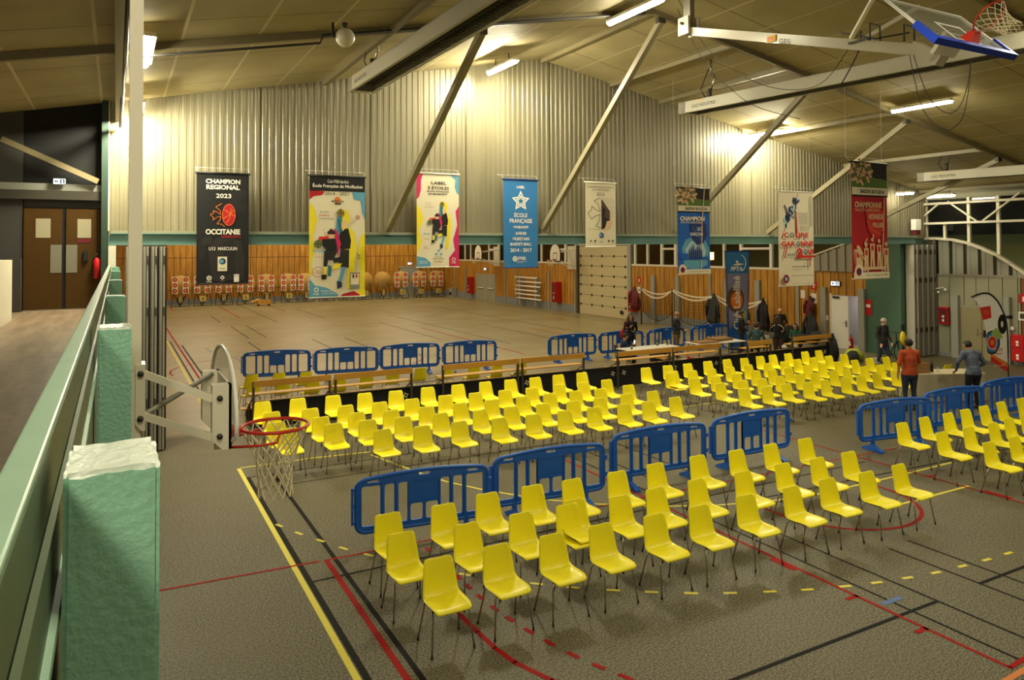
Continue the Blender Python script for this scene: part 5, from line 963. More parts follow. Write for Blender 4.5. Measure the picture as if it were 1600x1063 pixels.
def person(label, x, y, rz, h, J, cols, bare=0, hair='short', haircol='hair_dark', beard=None, seat=False, bulk=1.0, vox=.013, skin='skin', female=False, z=0, hood=False, short_sleeve=False):
    """J overrides joint positions in a 1.75 m figure facing -Y; the figure is scaled to h"""
    j = dict(pel=(0, 0, .93), wst=(0, 0, 1.08), chs=(0, -.005, 1.28), nck=(0, .0, 1.46), hd=(0, -.015, 1.62), shL=(.175, 0, 1.40), shR=(-.175, 0, 1.40), elL=(.235, .03, 1.13), elR=(-.235, .03, 1.13), wrL=(.245, -.05, .89), wrR=(-.245, -.05, .89),
             hpL=(.092, 0, .90), hpR=(-.092, 0, .90), knL=(.105, -.02, .49), knR=(-.105, -.02, .49), anL=(.11, .02, .085), anR=(-.11, .02, .085), tipL=(0, -.1, -1), tipR=(0, -.1, -1), curl=.6, face=(0, -1, 0))
    j.update(J); V = {k: Vector(v) if isinstance(v, tuple) else v for k, v in j.items()}; b = bulk; C = []; top, leg, shoe = cols
    C += [(V['pel'], V['wst'], .125*b, .115*b, 'L', .78), (V['wst'], V['chs'], .118*b, .138*b, 'T', .75), (V['chs'], V['chs'].lerp(V['nck'], .55), .14*b, .115*b, 'T', .72), (V['shL'], V['shR'], .066*b, .066*b, 'T'), (V['chs'], V['shL'], .09, .07*b, 'T'), (V['chs'], V['shR'], .09, .07*b, 'T')]
    C.append((V['pel']+Vector((0, 0, .02)), V['pel']+Vector((0, 0, .07)), .135*b, .130*b, 'T', .8))
    C.append((V['nck']-Vector((0, 0, .03)), V['nck'].lerp(V['hd'], .55), .056, .052, 'S'))
    for s in 'LR':
        C.append((V['sh'+s], V['el'+s], .058*b, .044*b, 'T')); C.append((V['el'+s], V['wr'+s], .042*b if not short_sleeve else .038, .029, 'S' if short_sleeve else 'T'))
        C.append((V['hp'+s], V['kn'+s], .092*b, .062, 'L')); C.append((V['kn'+s], V['an'+s], .058, .040, 'L'))
        f = Vector(V['face']) if not J.get('toe'+s) else Vector(J['toe'+s]); a = V['an'+s]; C.append((a+Vector((0, .02, -.04)), a+f*.16+Vector((0, 0, -.055)), .038, .03, 'B')); C.append((a, a+Vector((0, 0, -.045)), .042, .04, 'B'))
        hand(C, V['wr'+s], V['tip'+s], (0, -1, .1) if abs(V['tip'+s].normalized().y) < .8 else ((1, 0, 0) if s == 'R' else (-1, 0, 0)), V['curl'])
    F = V['face'].normalized(); hd = V['hd']; rt = Vector((-F.y, F.x, 0)).normalized() if abs(F.z) < .95 else Vector((1, 0, 0)); U = rt.cross(F) if rt.cross(F).z > 0 else F.cross(rt)
    C += [(hd+U*.035+F*-.012, hd+U*.03+F*.014, .086, .080, 'S'), (hd+U*-.03+F*.01, hd+U*-.075+F*.035, .066, .044, 'S')]
    C += [(hd+F*.088+U*.012, hd+F*.112-U*.018, .010, .013, 'S')] + [(hd+rt*s*.086-U*.0+F*-.005, hd+rt*s*.092+U*.03-F*.012, .014, .017, 'S') for s in (-1, 1)]
    if hood: C.append((V['nck']+Vector((0, .06, -.02)), V['nck']+Vector((0, .085, -.10)), .085, .075, 'T', .7)); C.append((V['nck']+Vector((.07, 0, 0)), V['nck']+Vector((-.07, 0, 0)), .05, .05, 'T'))
    for q in J.get('extra', []): C.append((Vector(q[0]), Vector(q[1]))+tuple(q[2:]))
    m = MB()
    for q in C: m.capsule(q[0], q[1], q[2], q[3], 'skin', 12)
    me = m.mesh('t'); o = bpy.data.objects.new('t', me); COL.objects.link(o); md = o.modifiers.new('r', 'REMESH'); md.mode = 'VOXEL'; md.voxel_size = vox; md.use_smooth_shade = True
    sm = o.modifiers.new('s', 'SMOOTH'); sm.iterations = 2; sm.factor = .5
    dg = bpy.context.evaluated_depsgraph_get(); bo = bpy.data.meshes.new_from_object(o.evaluated_get(dg)); bpy.data.objects.remove(o); bpy.data.meshes.remove(me)
    mt = {'T': top, 'L': leg, 'B': shoe, 'S': skin, 'H': skin}; keys = []; [keys.append(v) for v in (top, leg, shoe, skin, 'eye_dark', 'lip') if v not in keys]
    bo.materials.clear()
    for k in keys: bo.materials.append(MATS[k])
    segs = [(Vector(q[0]), Vector(q[1])-Vector(q[0]), q[2], q[3], keys.index(mt[q[4]])) for q in C]; segs = [(a, d, max(1e-9, d.length_squared), r0, r1, k) for a, d, r0, r1, k in segs]
    ek, lk = keys.index('eye_dark'), keys.index('lip'); E = [hd+F*.078+U*.03+rt*s*.032 for s in (-1, 1)]; Lp = hd+F*.085-U*.052
    kt, kl = keys.index(top), keys.index(leg); hem = J.get('hem', .50 if V['pel'].z < .7 else .88)
    idx = []
    for p in bo.polygons:
        c = p.center; best = 9; bk = 0
        for a, d, l2, r0, r1, k in segs:
            t = (c-a).dot(d)/l2; t = 0 if t < 0 else 1 if t > 1 else t; D = (c-a-d*t).length-(r0+(r1-r0)*t)
            if D < best: best = D; bk = k
        if bk == kl and c.z > hem: bk = kt
        elif bk == kt and c.z < hem and abs(c.x) < .21: bk = kl
        if min((c-e).length for e in E) < .017: bk = ek
        elif abs((c-Lp).dot(U)) < .009 and abs((c-Lp).dot(rt)) < .026 and (c-Lp).dot(F) > -.02: bk = lk
        idx.append(bk)
    bo.polygons.foreach_set('material_index', idx)
    s = h/1.75; t = thing('person', label, 'person', (x, y, z), rz); body = link('body', bo, t); body.scale = (s, s, s)
    if hair:
        m = MB(); Rm = Matrix(((rt.x, -F.x, U.x, hd.x), (rt.y, -F.y, U.y, hd.y), (rt.z, -F.z, U.z, hd.z), (0, 0, 0, 1)))
        def cap(zc, yc, rx, ry, rz_, lo, front):
            vs = []; fs = []; n = 20; K = 8
            for i in range(K+1):
                for q in range(n):
                    a = 2*pi*q/n; el = radians(90-(90-lo)*i/K); z_ = sin(el); r_ = cos(el); fy = -sin(a)
                    if fy > .35 and el < radians(front): z_ = sin(radians(front)); r_ = cos(radians(front))
                    vs.append((rx*r_*cos(a), yc+ry*r_*sin(a), zc+rz_*z_))
            for i in range(K):
                for q in range(n): a = i*n+q; b2 = i*n+(q+1) % n; fs.append((a, a+n, b2+n, b2))
            m.add(vs, fs, haircol, True, Rm)
        if hair == 'bald': cap(.025, .008, .091, .100, .078, -32, 60); m.f = [f for f, i in zip(m.f, range(len(m.f))) if i >= 20*5]; m.m = m.m[:len(m.f)]; m.sm = m.sm[:len(m.f)]
        else: cap(.03, .012, .098, .108, .10, -52 if hair != 'long' else -62, 26)
        if hair == 'long':
            for s_ in (-.075, -.03, .03, .075): m.capsule(Rm @ Vector((s_, .07, .0)), Rm @ Vector((s_*1.3, .085, -.2)), .045, .03, haircol, 8)
            for s_ in (-1, 1): m.capsule(Rm @ Vector((s_*.085, .0, .0)), Rm @ Vector((s_*.1, .0, -.18)), .028, .02, haircol, 8)
        hb_ = part(t, 'hair', m); hb_.scale = (s, s, s)
    if beard:
        m = MB(); Rm = Matrix(((rt.x, -F.x, U.x, hd.x), (rt.y, -F.y, U.y, hd.y), (rt.z, -F.z, U.z, hd.z), (0, 0, 0, 1))); m.sphere((0, -.035, -.075), (.062, .062, .045), beard, 12, 8, Rm); q = part(t, 'beard', m); q.scale = (s, s, s)
    return t
# 1 woman standing behind the white table
person('standing woman in a dark coat behind the white table, hand at her chest', 16.45, 21.5, -.45, 1.72, dict(elR=(-.25, .02, 1.16), wrR=(-.06, -.2, 1.24), tipR=(.4, -.2, .8), elL=(.24, .04, 1.14), wrL=(.1, -.17, 1.10), tipL=(-.9, -.2, .2), face=(.1, -1, -.1)), ('c_black', 'c_black', 'shoe'), hair='long', haircol='hair_brown', female=True, bulk=1.02)
m = MB(); m.sphere((-.30, -.02, .98), (.11, .09, .17), 'c_red', 12, 8); m.tube([(-.28, 0, 1.13), (-.16, -.1, 1.42), (.0, .0, 1.5)], .012, 'c_red', 6); q = thing('shoulder_bag', 'red bag hanging at the side of the standing woman in the dark coat', 'bag', (16.45, 21.5, 0), -.45); part(q, 'pouch', m)
# 2 child sitting sideways with a phone
SIT = dict(pel=(0, 0, .48), wst=(0, -.01, .64), chs=(0, -.03, .84), nck=(0, -.05, 1.02), hd=(0, -.09, 1.17), shL=(.17, -.03, .96), shR=(-.17, -.03, .96), hpL=(.09, -.02, .47), hpR=(-.09, -.02, .47), knL=(.11, -.42, .49), knR=(-.11, -.42, .49), anL=(.11, -.40, .085), anR=(-.11, -.40, .085))
def sit(**k): d = dict(SIT); d.update(k); return d
person('seated boy in a blue jacket looking at a glowing phone', 15.2, 20.3, 1.25, 1.62, sit(elL=(.21, -.14, .74), elR=(-.21, -.14, .74), wrL=(.06, -.34, .86), wrR=(-.06, -.34, .86), tipL=(-.3, -.7, .5), tipR=(.3, -.7, .5), face=(0, -.85, -.5)), ('c_navy', 'c_black', 'shoe'), haircol='hair_dark')
m = MB(); m.rbox(-.035, .035, -.004, .004, -.07, .07, 'black', .003); q = thing('smartphone', 'small glowing smartphone held by the seated boy', 'phone', (15.59, 20.16, .90), 1.25+.2); part(q, 'body', m); m = MB(); m.bb(-.03, .03, .0045, .006, -.06, .06, 'phone_glow'); part(q, 'screen', m)
MATS['phone_glow'].node_tree.nodes['Principled BSDF'].inputs['Emission Color'].default_value = (.7, .8, 1, 1); MATS['phone_glow'].node_tree.nodes['Principled BSDF'].inputs['Emission Strength'].default_value = 2.5
# 3 bald man standing sideways
person('bald man in a dark jacket and grey trousers standing sideways by the barriers', 18.55, 21.45, 1.05, 1.72, dict(elL=(.24, -.02, 1.13), elR=(-.24, -.02, 1.13), wrL=(.1, -.27, 1.02), wrR=(-.1, -.27, 1.02), tipL=(-.3, -.9, .1), tipR=(.3, -.9, .1), face=(0, -1, -.25), extra=[((0, .0, .95), (0, .0, .80), .15, .155, 'T', .8)]), ('c_charcoal', 'c_khaki', 'shoe'), hair='bald', haircol='hair_grey', bulk=1.08)
# 4 bearded man standing in black
person('bearded man in black standing beside the tall blue flag banner', 20.75, 20.35, .95, 1.72, dict(elL=(.25, -.03, 1.15), elR=(-.25, .0, 1.13), wrL=(.08, -.26, 1.24), wrR=(-.2, -.2, 1.0), tipL=(-.3, -.3, .9), face=(.1, -1, -.3)), ('c_black', 'c_black', 'shoe'), beard='hair_dark', bulk=1.05)
# 5 man in a teal shirt sitting with his back turned
person('seated man in a teal grey shirt seen from behind on the short tribune', 20.0, 18.9, 2.45, 1.78, sit(elL=(.26, -.1, .75), elR=(-.27, -.05, .72), wrL=(.18, -.3, .66), wrR=(-.2, -.3, .62), tipL=(0, -1, -.2), tipR=(0, -1, -.2)), ('c_teal', 'c_black', 'shoe'), haircol='hair_brown', bulk=1.12, short_sleeve=True, z=.12)
# 6 bald man at the back looking down
person('bald man in a dark sweater standing at the back, looking down', 23.2, 20.7, -.55, 1.72, dict(elL=(.25, -.02, 1.15), elR=(-.25, -.02, 1.15), wrL=(.08, -.24, 1.08), wrR=(-.08, -.24, 1.08), tipL=(-.5, -.8, 0), tipR=(.5, -.8, 0), hd=(0, -.05, 1.60), face=(-.1, -.85, -.5)), ('c_black', 'c_charcoal', 'shoe'), hair='bald', haircol='hair_grey', bulk=1.1)
# 7 woman with long hair, white stripes on the dark jacket
person('woman with long brown hair and white shoulder stripe standing before the tribune', 20.9, 18.75, 2.2, 1.66, dict(elL=(.24, -.06, 1.15), elR=(-.24, -.06, 1.13), wrL=(.14, -.28, 1.12), wrR=(-.14, -.26, 1.08), tipL=(0, -1, .2), tipR=(0, -1, .2)), ('c_black', 'c_brown', 'shoe'), hair='long', haircol='hair_brown', bulk=1.08)
m = MB(); m.tube([(-.02, .10, 1.40), (-.12, .085, 1.38), (-.20, .05, 1.30), (-.225, .04, 1.18)], .016, 'white', 6); m.tube([(.05, .10, 1.39), (.15, .08, 1.37), (.215, .03, 1.28)], .014, 'white', 6); q = part([o for o in bpy.data.objects if o.get('label', '').startswith('woman with long')][0], 'shoulder_stripes', m); q.scale = (.95,)*3
# 8 seated person in green
person('seated person in a green jacket facing the long haired woman', 23.0, 19.75, -1.2, 1.6, sit(wrL=(.08, -.3, .7), wrR=(-.08, -.3, .7), elL=(.22, -.1, .72), elR=(-.22, -.1, .72), tipL=(0, -1, 0), tipR=(0, -1, 0)), ('c_green', 'c_black', 'shoe'), hair='long', haircol='hair_brown')
# 9 toddler in white
person('small child in a white top standing between the seated people', 21.35, 19.75, -.4, .98, dict(hd=(0, -.015, 1.58), elL=(.26, -.02, 1.2), elR=(-.26, -.02, 1.2), wrL=(.2, -.2, 1.1), wrR=(-.2, -.2, 1.1), tipL=(0, -1, .2), tipR=(0, -1, .2)), ('c_white', 'c_brown', 'shoe'), hair='short', haircol='hair_brown', bulk=1.15)
# 10 man in a black jacket, walking
person('grey haired bearded man in a black jacket and jeans walking by the bicycle', 22.75, 15.95, -.15, 1.72, dict(hd=(.0, -.06, 1.61), elL=(.26, .02, 1.14), elR=(-.28, .0, 1.14), wrL=(.22, -.16, .92), wrR=(-.26, -.18, .90), knL=(.12, -.14, .50), anL=(.12, -.1, .1), knR=(-.1, .02, .48), anR=(-.1, .22, .11), face=(.1, -1, -.35), extra=[((0, 0, 1.0), (0, 0, .86), .155, .15, 'T', .8)]), ('c_black', 'c_jeans', 'shoe'), haircol='hair_grey', beard='hair_grey', bulk=1.12)
# 11 man in the orange shirt, seen from behind
person('man in an orange tee shirt and jeans seen from behind at the counter', 17.5, 11.55, pi-.45, 1.80, dict(elL=(.27, .02, 1.14), elR=(-.30, -.10, 1.17), wrL=(.27, -.03, .89), wrR=(-.33, -.30, 1.0), tipR=(0, -.5, -.9), hd=(0, -.03, 1.62), extra=[((0, 0, 1.0), (0, 0, .90), .155, .165, 'T', .8)]), ('c_orange', 'c_jeans', 'shoe'), haircol='hair_dark', short_sleeve=True, bulk=1.22, vox=.011, skin='skin_dark')
# 12 man in the hooded sweatshirt, leaning on the counter
person('man in a grey blue hooded sweatshirt leaning on the counter, seen from behind', 19.12, 10.95, pi-.45, 1.74, dict(pel=(0, .06, .92), wst=(0, .03, 1.07), chs=(0, -.02, 1.27), nck=(0, -.05, 1.44), hd=(.03, -.11, 1.58), shL=(.18, -.03, 1.39), shR=(-.18, -.03, 1.39), elL=(.33, -.05, 1.17), elR=(-.33, .0, 1.15), wrL=(.24, -.26, .93), wrR=(-.2, -.16, .98), tipL=(0, -.8, -.5), tipR=(.6, -.6, -.3), hpL=(.092, .06, .90), hpR=(-.092, .06, .90), face=(.3, -.9, -.3), extra=[((0, .05, 1.0), (0, .06, .92), .16, .165, 'T', .8)]), ('c_greyblue', 'c_black', 'shoe'), haircol='hair_dark', hood=True, bulk=1.25, vox=.011)
# ------------------------------------------------------------------ archery targets along the far wall
TX = [4.13, 5.62, 7.08, 8.62, 10.15, 11.80, 13.13, 14.73, 16.28, 17.86, 19.38, 20.99, 22.63, 24.21]
for i, x in enumerate(TX):
    num = i+3; blank = num in (11, 12, 13); y = 58.6
    t = thing('archery_target', ('bare straw archery target number %d, without paper faces' if blank else 'round straw archery target number %d with six paper faces') % num, 'archery target', (x, y, 0), 0, 'archery targets on stands')
    m = MB(); m.tube([(0, -.06, 1.55), (0, .09, 1.55)], .71, 'straw', 32); part(t, 'straw_boss', m)
    if not blank:
        for s in (-.36, .36):
            m = MB(); m.solid([rrect(s-.2, .93, s+.2, 2.17, .01, 1)], .0, .004, 'paper_white', XZ(-.075))
            for z in (1.14, 1.55, 1.96):
                for r, c in ((.165, 'target_red'), (.115, 'orange_rim'), (.065, 'target_gold')): m.solid([disc(s, z, r, 16)], 0, .004+.002*(.2-r)*20, c, XZ(-.08))
            part(t, 'target_faces', m)
    m = MB()
    for pts in ([(-.62, -.28, 0), (-.42, -.08, 1.35)], [(.62, -.28, 0), (.42, -.08, 1.35)], [(-.42, .1, .9), (0, .75, 0)], [(.42, .1, .9), (0, .75, 0)], [(-.62, -.28, .03), (.62, -.28, .03)], [(-.34, -.1, .75), (0, -.27, .05)], [(.34, -.1, .75), (0, -.27, .05)]): m.tube(pts, .022, 'black', 6)
    part(t, 'stand', m); m = MB(); dark = num % 2 == 1 and num < 14
    m.bb(-.22, .22, -.36, -.34, .36, .74, 'black' if dark else 'number_yellow'); m.text(str(num), .0, .55, .16 if num < 10 else .28, .27, 'number_yellow' if dark else 'black', XZ(-.362)); 
    if dark: m.bb(-.12, .12, -.361, -.36, .37, .73, 'number_yellow'); m.text(str(num), .0, .55, .16 if num < 10 else .2, .27, 'black', XZ(-.366))
    part(t, 'number_plate', m)
t = thing('floor_trolley', 'low wooden trolley box on the shiny floor before the targets', 'trolley', (9.55, 56.3, 0)); m = MB(); m.bb(-.45, .5, -.25, .25, .12, .42, 'light_wood'); part(t, 'box', m); m = MB(); m.bar((-.9, -.3, .3), (-.3, .0, .5), .3, .04, 'light_wood_edge'); part(t, 'flap', m)
for x in (-.35, .4): m = MB(); m.tube([(x, -.2, .06), (x, .2, .06)], .06, 'black', 8); part(t, 'wheels', m)
m = MB(); m.bb(25.3, 25.75, 57.9, 58.4, 0, .75, 'grey_post'); m.bb(25.28, 25.3, 57.95, 58.35, .15, .4, 'black'); solo('wall_cabinet', m, 'small grey cabinet standing in the far corner of the shiny floor', 'cabinet')
# exit signs
def exit_sign(x, y, z, M, w, h, label, lit='sign_glow'):
    t = thing('exit_sign', label, 'exit sign', (x, y, z)); m = MB(); m.solid([rrect(-w/2, -h/2, w/2, h/2, .01)], -.04, 0, 'steel_dark', M); part(t, 'case', m); m = MB()
    m.solid([rrect(-w*.46, -h*.4, w*.46, h*.4, .005)], 0, .002, lit, M); m.solid([[(-w*.4, 0), (-w*.28, h*.3), (-w*.28, h*.12), (-w*.08, h*.12), (-w*.08, -h*.12), (-w*.28, -h*.12), (-w*.28, -h*.3)]], .004, .004, 'dark_green', M)
    m.solid([rrect(w*.05, -h*.36, w*.4, h*.36, .002)], .004, .004, 'dark_green', M); m.solid([disc(w*.22, h*.22, h*.08, 8)], .006, .006, lit, M); m.solid([[(w*.14, -h*.3), (w*.2, -h*.02), (w*.14, h*.1), (w*.28, h*.12), (w*.3, -h*.3), (w*.25, -h*.3), (w*.23, -h*.1), (w*.18, -h*.3)]], .006, .006, lit, M); part(t, 'pictogram', m)
exit_sign(-1.0, 17.1, 5.48, XZ(0), .22, .13, 'lit exit sign with an arrow on the dark gallery wall')
exit_sign(25.72, 20.1, 2.62, YZ(0), .42, .2, 'lit exit sign over the white side door')
exit_sign(22.4, 60.26, 2.85, XZ(0), .4, .2, 'small lit exit sign over the grey door in the far wall')
exit_sign(25.72, 52.25, 2.5, YZ(0), .4, .2, 'small lit exit sign over the far double doors')
# red hose and extinguisher cabinets
def red_cab(x, y, z, w, h, label, deep=.22, two=False, name='fire_cabinet'):
    t = thing(name, label, 'fire cabinet', (x, y, z), 0, 'red fire cabinets'); m = MB(); m.rbox(-deep, 0, -w/2, w/2, 0, h, 'red_box', .01); part(t, 'cabinet', m); m = MB(); m.bb(-deep-.004, -deep, -w/2+.04, w/2-.04, .05, h-.05, 'red_dark' if not two else 'red_box')
    m.solid([disc(0, h*.45, .05, 12)], 0, .004, 'white', YZ(-deep-.004)); m.bb(-deep-.008, -deep-.004, -.04, .04, h*.15, h*.3, 'white'); part(t, 'door', m)
red_cab(XF-.035, 54.75, .45, .5, 1.35, 'red fire cabinet left of the far double doors', .35); red_cab(XF-.035, 41.35, .55, .55, 1.35, 'red fire cabinet between the tube rack and the roller door', .4); red_cab(XF-.035, 33.25, .55, .4, 1.1, 'red fire cabinet at the right of the roller door', .35)
red_cab(XN-.035, 16.6, 1.2, .36, .64, 'red fire cabinet on the pale panels left of the olive doors', .15); red_cab(XN-.035, 14.02, .62, .4, .44, 'upper red fire cabinet at the right edge by the feather flag', .2, True); red_cab(XN-.035, 14.02, .16, .4, .44, 'lower red fire cabinet at the right edge by the feather flag', .2, True)
# tube rack on the far side wall
t = thing('tube_rack', 'wall rack holding six white horizontal tubes under the blue banner', 'rack', (XF, 45.05, 0))
for y in (-1.15, 1.1): m = MB(); m.bb(-.35, 0, y-.05, y+.05, .1, 2.1, 'grey_post'); part(t, 'bracket', m)
for i, (z, a, b_) in enumerate(((2.05, -1.4, 1.8), (1.75, -1.9, 1.4), (1.45, -1.8, 1.6), (1.15, -1.4, 1.8), (.87, -1.8, 1.7), (.58, -1.9, 1.4))): m = MB(); m.tube([(-.35, a, z), (-.35, b_, z)], .055, 'white', 8); part(t, 'tube', m)
# side hoops of the far hall
def side_hoop(y, label, xo=1.6, zc=3.65):
    t = thing('wall_basketball_hoop', label, 'basketball hoop', (XF, y, 0), 0, 'wall hoops of the far hall'); m = MB(); o = [(-.6, -.35), (.6, -.35)]+[(.62*cos(radians(a)), .12+.62*sin(radians(a))) for a in range(0, 181, 12)]
    m.solid([o], 0, .03, 'off_white', YZ(-xo, 0, zc)); part(t, 'backboard', m); m = MB(); m.tube([YZ(-xo, 0, zc) @ Vector((a, b_, .015)) for a, b_ in o], .035, 'black', 6, True); part(t, 'board_edge', m)
    m = MB(); m.solid([rrect(-.24, -.28, .24, .18, .01, 1), rrect(-.19, -.23, .19, .13, .01, 1)], .032, .034, 'black', YZ(-xo, 0, zc)); part(t, 'target_square', m)
    m = MB(); m.bar((-xo+.03, .4, zc+.2), (-.05, .4, zc+.35), .06, .06, 'white'); m.bar((-xo+.03, -.4, zc+.2), (-.05, -.4, zc+.35), .06, .06, 'white'); m.bar((-xo+.03, .4, zc-.3), (-.05, .4, zc-.75), .06, .06, 'white'); m.bar((-xo+.03, -.4, zc-.3), (-.05, -.4, zc-.75), .06, .06, 'white'); m.bb(-.08, 0, -.5, .5, zc-.9, zc+.6, 'off_white'); part(t, 'support_arms', m)
    C = Vector((-xo-.37, 0, zc-.28)); m = MB(); m.tube([C+Vector((.225*cos(2*pi*k/20), .225*sin(2*pi*k/20), 0)) for k in range(20)], .02, 'orange_rim', 6, True); m.tube([C+Vector((.225, 0, 0)), C+Vector((.37, 0, 0))], .03, 'orange_rim', 6); part(t, 'rim', m)
    m = MB(); K = 10
    for k in range(K):
        for s in (1, -1): m.tube([C+Vector((.225*q*cos(2*pi*(k+s*d)/K), .225*q*sin(2*pi*(k+s*d)/K), -z)) for z, q, d in ((0, 1, 0), (.12, .8, .5), (.25, .6, 1), (.4, .55, 1.5))], .008, 'net_cord', 4)
    part(t, 'net', m)
side_hoop(50.3, 'white far wall hoop above the far double doors'); side_hoop(39.7, 'white far wall hoop left of the roller door', 1.3)
# nets gathered along the wall with coats hung over the posts
t = thing('gathered_net', 'dark sports net with a white top band sagging between posts', 'net', (24.9, 27.5, 0)); 
NP = [(31.6, 1.95), (29.1, 1.98), (26.1, 1.86), (23.1, 1.85)]
for y, z in NP: m = MB(); m.tube([(0, y-27.5, 0), (0, y-27.5, z+.03)], .04, 'steel_dark', 8); part(t, 'post', m)
def sagz(a, b_, u, s): return a+(b_-a)*u-s*4*u*(1-u)
bandm = MB(); meshm = MB()
for (ya, za), (yb, zb), s in zip(NP, NP[1:], (.45, .36, .5)):
    N = 16
    for off, sg in ((0, s), (.12, s*.55)): 
        for i in range(N):
            u, v = i/N, (i+1)/N; a = (off, ya+(yb-ya)*u-27.5, sagz(za, zb, u, sg)); b_ = (off, ya+(yb-ya)*v-27.5, sagz(za, zb, v, sg)); bandm.add([a, b_, (b_[0], b_[1], b_[2]-.07), (a[0], a[1], a[2]-.07)], [(0, 1, 2, 3)], 'off_white'); bandm.add([(a[0]-.01, a[1], a[2]), (b_[0]-.01, b_[1], b_[2]), (b_[0]-.01, b_[1], b_[2]-.07), (a[0]-.01, a[1], a[2]-.07)], [(3, 2, 1, 0)], 'off_white')
    low = lambda u: sagz(.85, .85, u, .55)
    for i in range(21):
        u = i/20; yy = ya+(yb-ya)*u-27.5; meshm.tube([(.02, yy, sagz(za, zb, u, s)-.05), (.02+.05*sin(i*2.1), yy, low(u))], .007, 'black', 3, caps=False)
    for k in range(9):
        w_ = k/8; meshm.tube([(.02, ya+(yb-ya)*u-27.5, (sagz(za, zb, u, s)-.05)*(1-w_)+low(u)*w_) for u in [q/10 for q in range(11)]], .007 if k < 8 else .02, 'black', 3, caps=False)
part(t, 'top_band', bandm); part(t, 'netting', meshm)
def coat(x, y, z, h, w, m_, label, cat='coat', lean=0):
    """a coat hanging from a hook: folded cloth, narrow at the top"""
    mb = MB(); N = 26; W_ = (.10, .34, .62, .74, .80, .92, 1.0, .96, .9); rows = len(W_); vs = []; r_ = random.Random(int(x*97+y*31)); ph = r_.uniform(0, 6)
    for j in range(rows):
        u = j/(rows-1); wr = w/2*W_[j]*.8; d = .05+.07*min(1, u*2)
        for i in range(N): a = 2*pi*i/N; q = 1+.24*sin(6*a+ph+u*1.5)*min(1, u*1.5)+.1*sin(11*a+u*4); vs.append((x+d*cos(a)*q+lean*u, y+wr*sin(a)*q+.05*sin(u*5+ph)*w, z-h*u+(.09*sin(2*a+ph)+.05*sin(5*a) if j == rows-1 else 0)))
    mb.add(vs, [(j*N+i, (j+1)*N+i, (j+1)*N+(i+1) % N, j*N+(i+1) % N) for j in range(rows-1) for i in range(N)]+[tuple(range(N)), tuple(range((rows-1)*N, rows*N))[::-1]], m_, True)
    for sgn in (-1, 1): mb.tube([(x-.05, y+sgn*w*.26, z-h*.2), (x-.09, y+sgn*w*.42, z-h*.45), (x-.08, y+sgn*w*.4, z-h*.78)], [.06, .065, .05], m_, 8)
    return solo('hanging_coat', mb, label, cat, 'coats hung around the hall')
coat(24.85, 32.1, 2.0, 1.15, .9, 'red_dark', 'dark red jacket hanging at the left end of the sagging net'); coat(24.8, 26.05, 1.95, 1.4, .95, 'c_charcoal', 'dark coat hung over the middle net post'); coat(24.8, 24.2, 1.5, .8, 1.0, 'c_charcoal', 'dark grey jacket hanging just right of the tall blue flag'); coat(24.85, 23.05, 1.9, 1.35, .6, 'c_black', 'long black coat hanging at the right end of the net')
coat(25.72, 21.35, 2.05, .95, .5, 'red_dark', 'dark red jacket hanging on the wood wall beside the white notice'); coat(25.3, 20.95, 1.45, 1.25, .75, 'c_charcoal', 'long dark coat hanging low beside the left grey door post'); coat(22.3, 17.55, 1.05, 1.0, .42, 'c_black', 'black coat hung over the right end of the last tribune')
# signs and notices
def sign(x, y, z, w, h, base, marks, label, M=None, name='wall_sign'):
    t = thing(name, label, 'sign', (x, y, z)); M = M or YZ(0); m = MB(); m.solid([rrect(-w/2, -h/2, w/2, h/2, .005, 1)], -.012, 0, base, M)
    for pts, c in marks: m.solid([[(a*w, b_*h) for a, b_ in pts]], .002, .002, c, M)
    part(t, 'plate', m)
EXT = [([(-.1, -.32), (.12, -.32), (.12, .1), (.04, .26), (-.04, .26), (-.1, .1)], 'white'), ([(.12, .2), (.3, .0), (.26, -.04), (.1, .14)], 'white')]
sign(25.78, 21.2, 2.5, .3, .34, 'red_box', EXT, 'red extinguisher sign high on the wood wall above the dark red jacket'); sign(25.78, 32.9, 2.3, .3, .34, 'red_box', EXT, 'red extinguisher sign beside the roller door'); sign(25.78, 32.9, 1.75, .28, .34, 'white', [([(-.2, -.2), (.2, -.2), (.2, .2), (-.2, .2)], 'grey_wall')], 'white notice below the red sign beside the roller door')
sign(25.78, 21.2, 1.95, .3, .42, 'paper_white', [([(-.25, -.3), (.25, -.3), (.25, .05), (-.25, .05)], 'steel_dark')], 'white notice with a dark picture beside the left grey door post'); sign(25.78, 21.75, 2.1, .22, .34, 'paper_white', [], 'blank white notice behind the dark red jacket')
sign(25.76, 18.65, 1.75, .3, .6, 'red_box', [([(-.3, .0), (.3, .0), (.3, .2), (-.3, .2)], 'white')], 'tall red safety sign beside the teal wall'); sign(27.36, 13.9, 2.3, .3, .3, 'red_box', EXT, 'red extinguisher sign at the right edge of the picture'); sign(27.36, 13.9, 1.7, .34, .3, 'paper_white', [([(-.35, -.3), (.35, -.3), (.35, .3), (-.35, .3)], 'steel_dark')], 'framed dark notice at the right edge')
m = MB(); m.tube([(27.3, 16.98, 2.5), (27.3, 16.6, 2.56)], .025, 'off_white', 8); m.sphere((27.3, 16.98, 2.5), .06, 'white'); m.sphere((27.3, 16.82, 2.38), .05, 'white'); m.sphere((27.3, 16.55, 2.48), .06, 'white'); solo('wall_spotlights', m, 'small white bar of spotlights on the pale panels above the red cabinet', 'spotlights')
m = MB(); m.bb(27.3, 27.4, 14.2, 14.3, 1.2, 1.32, 'white'); solo('wall_switch', m, 'small white switch box beside the right grey post', 'switch')
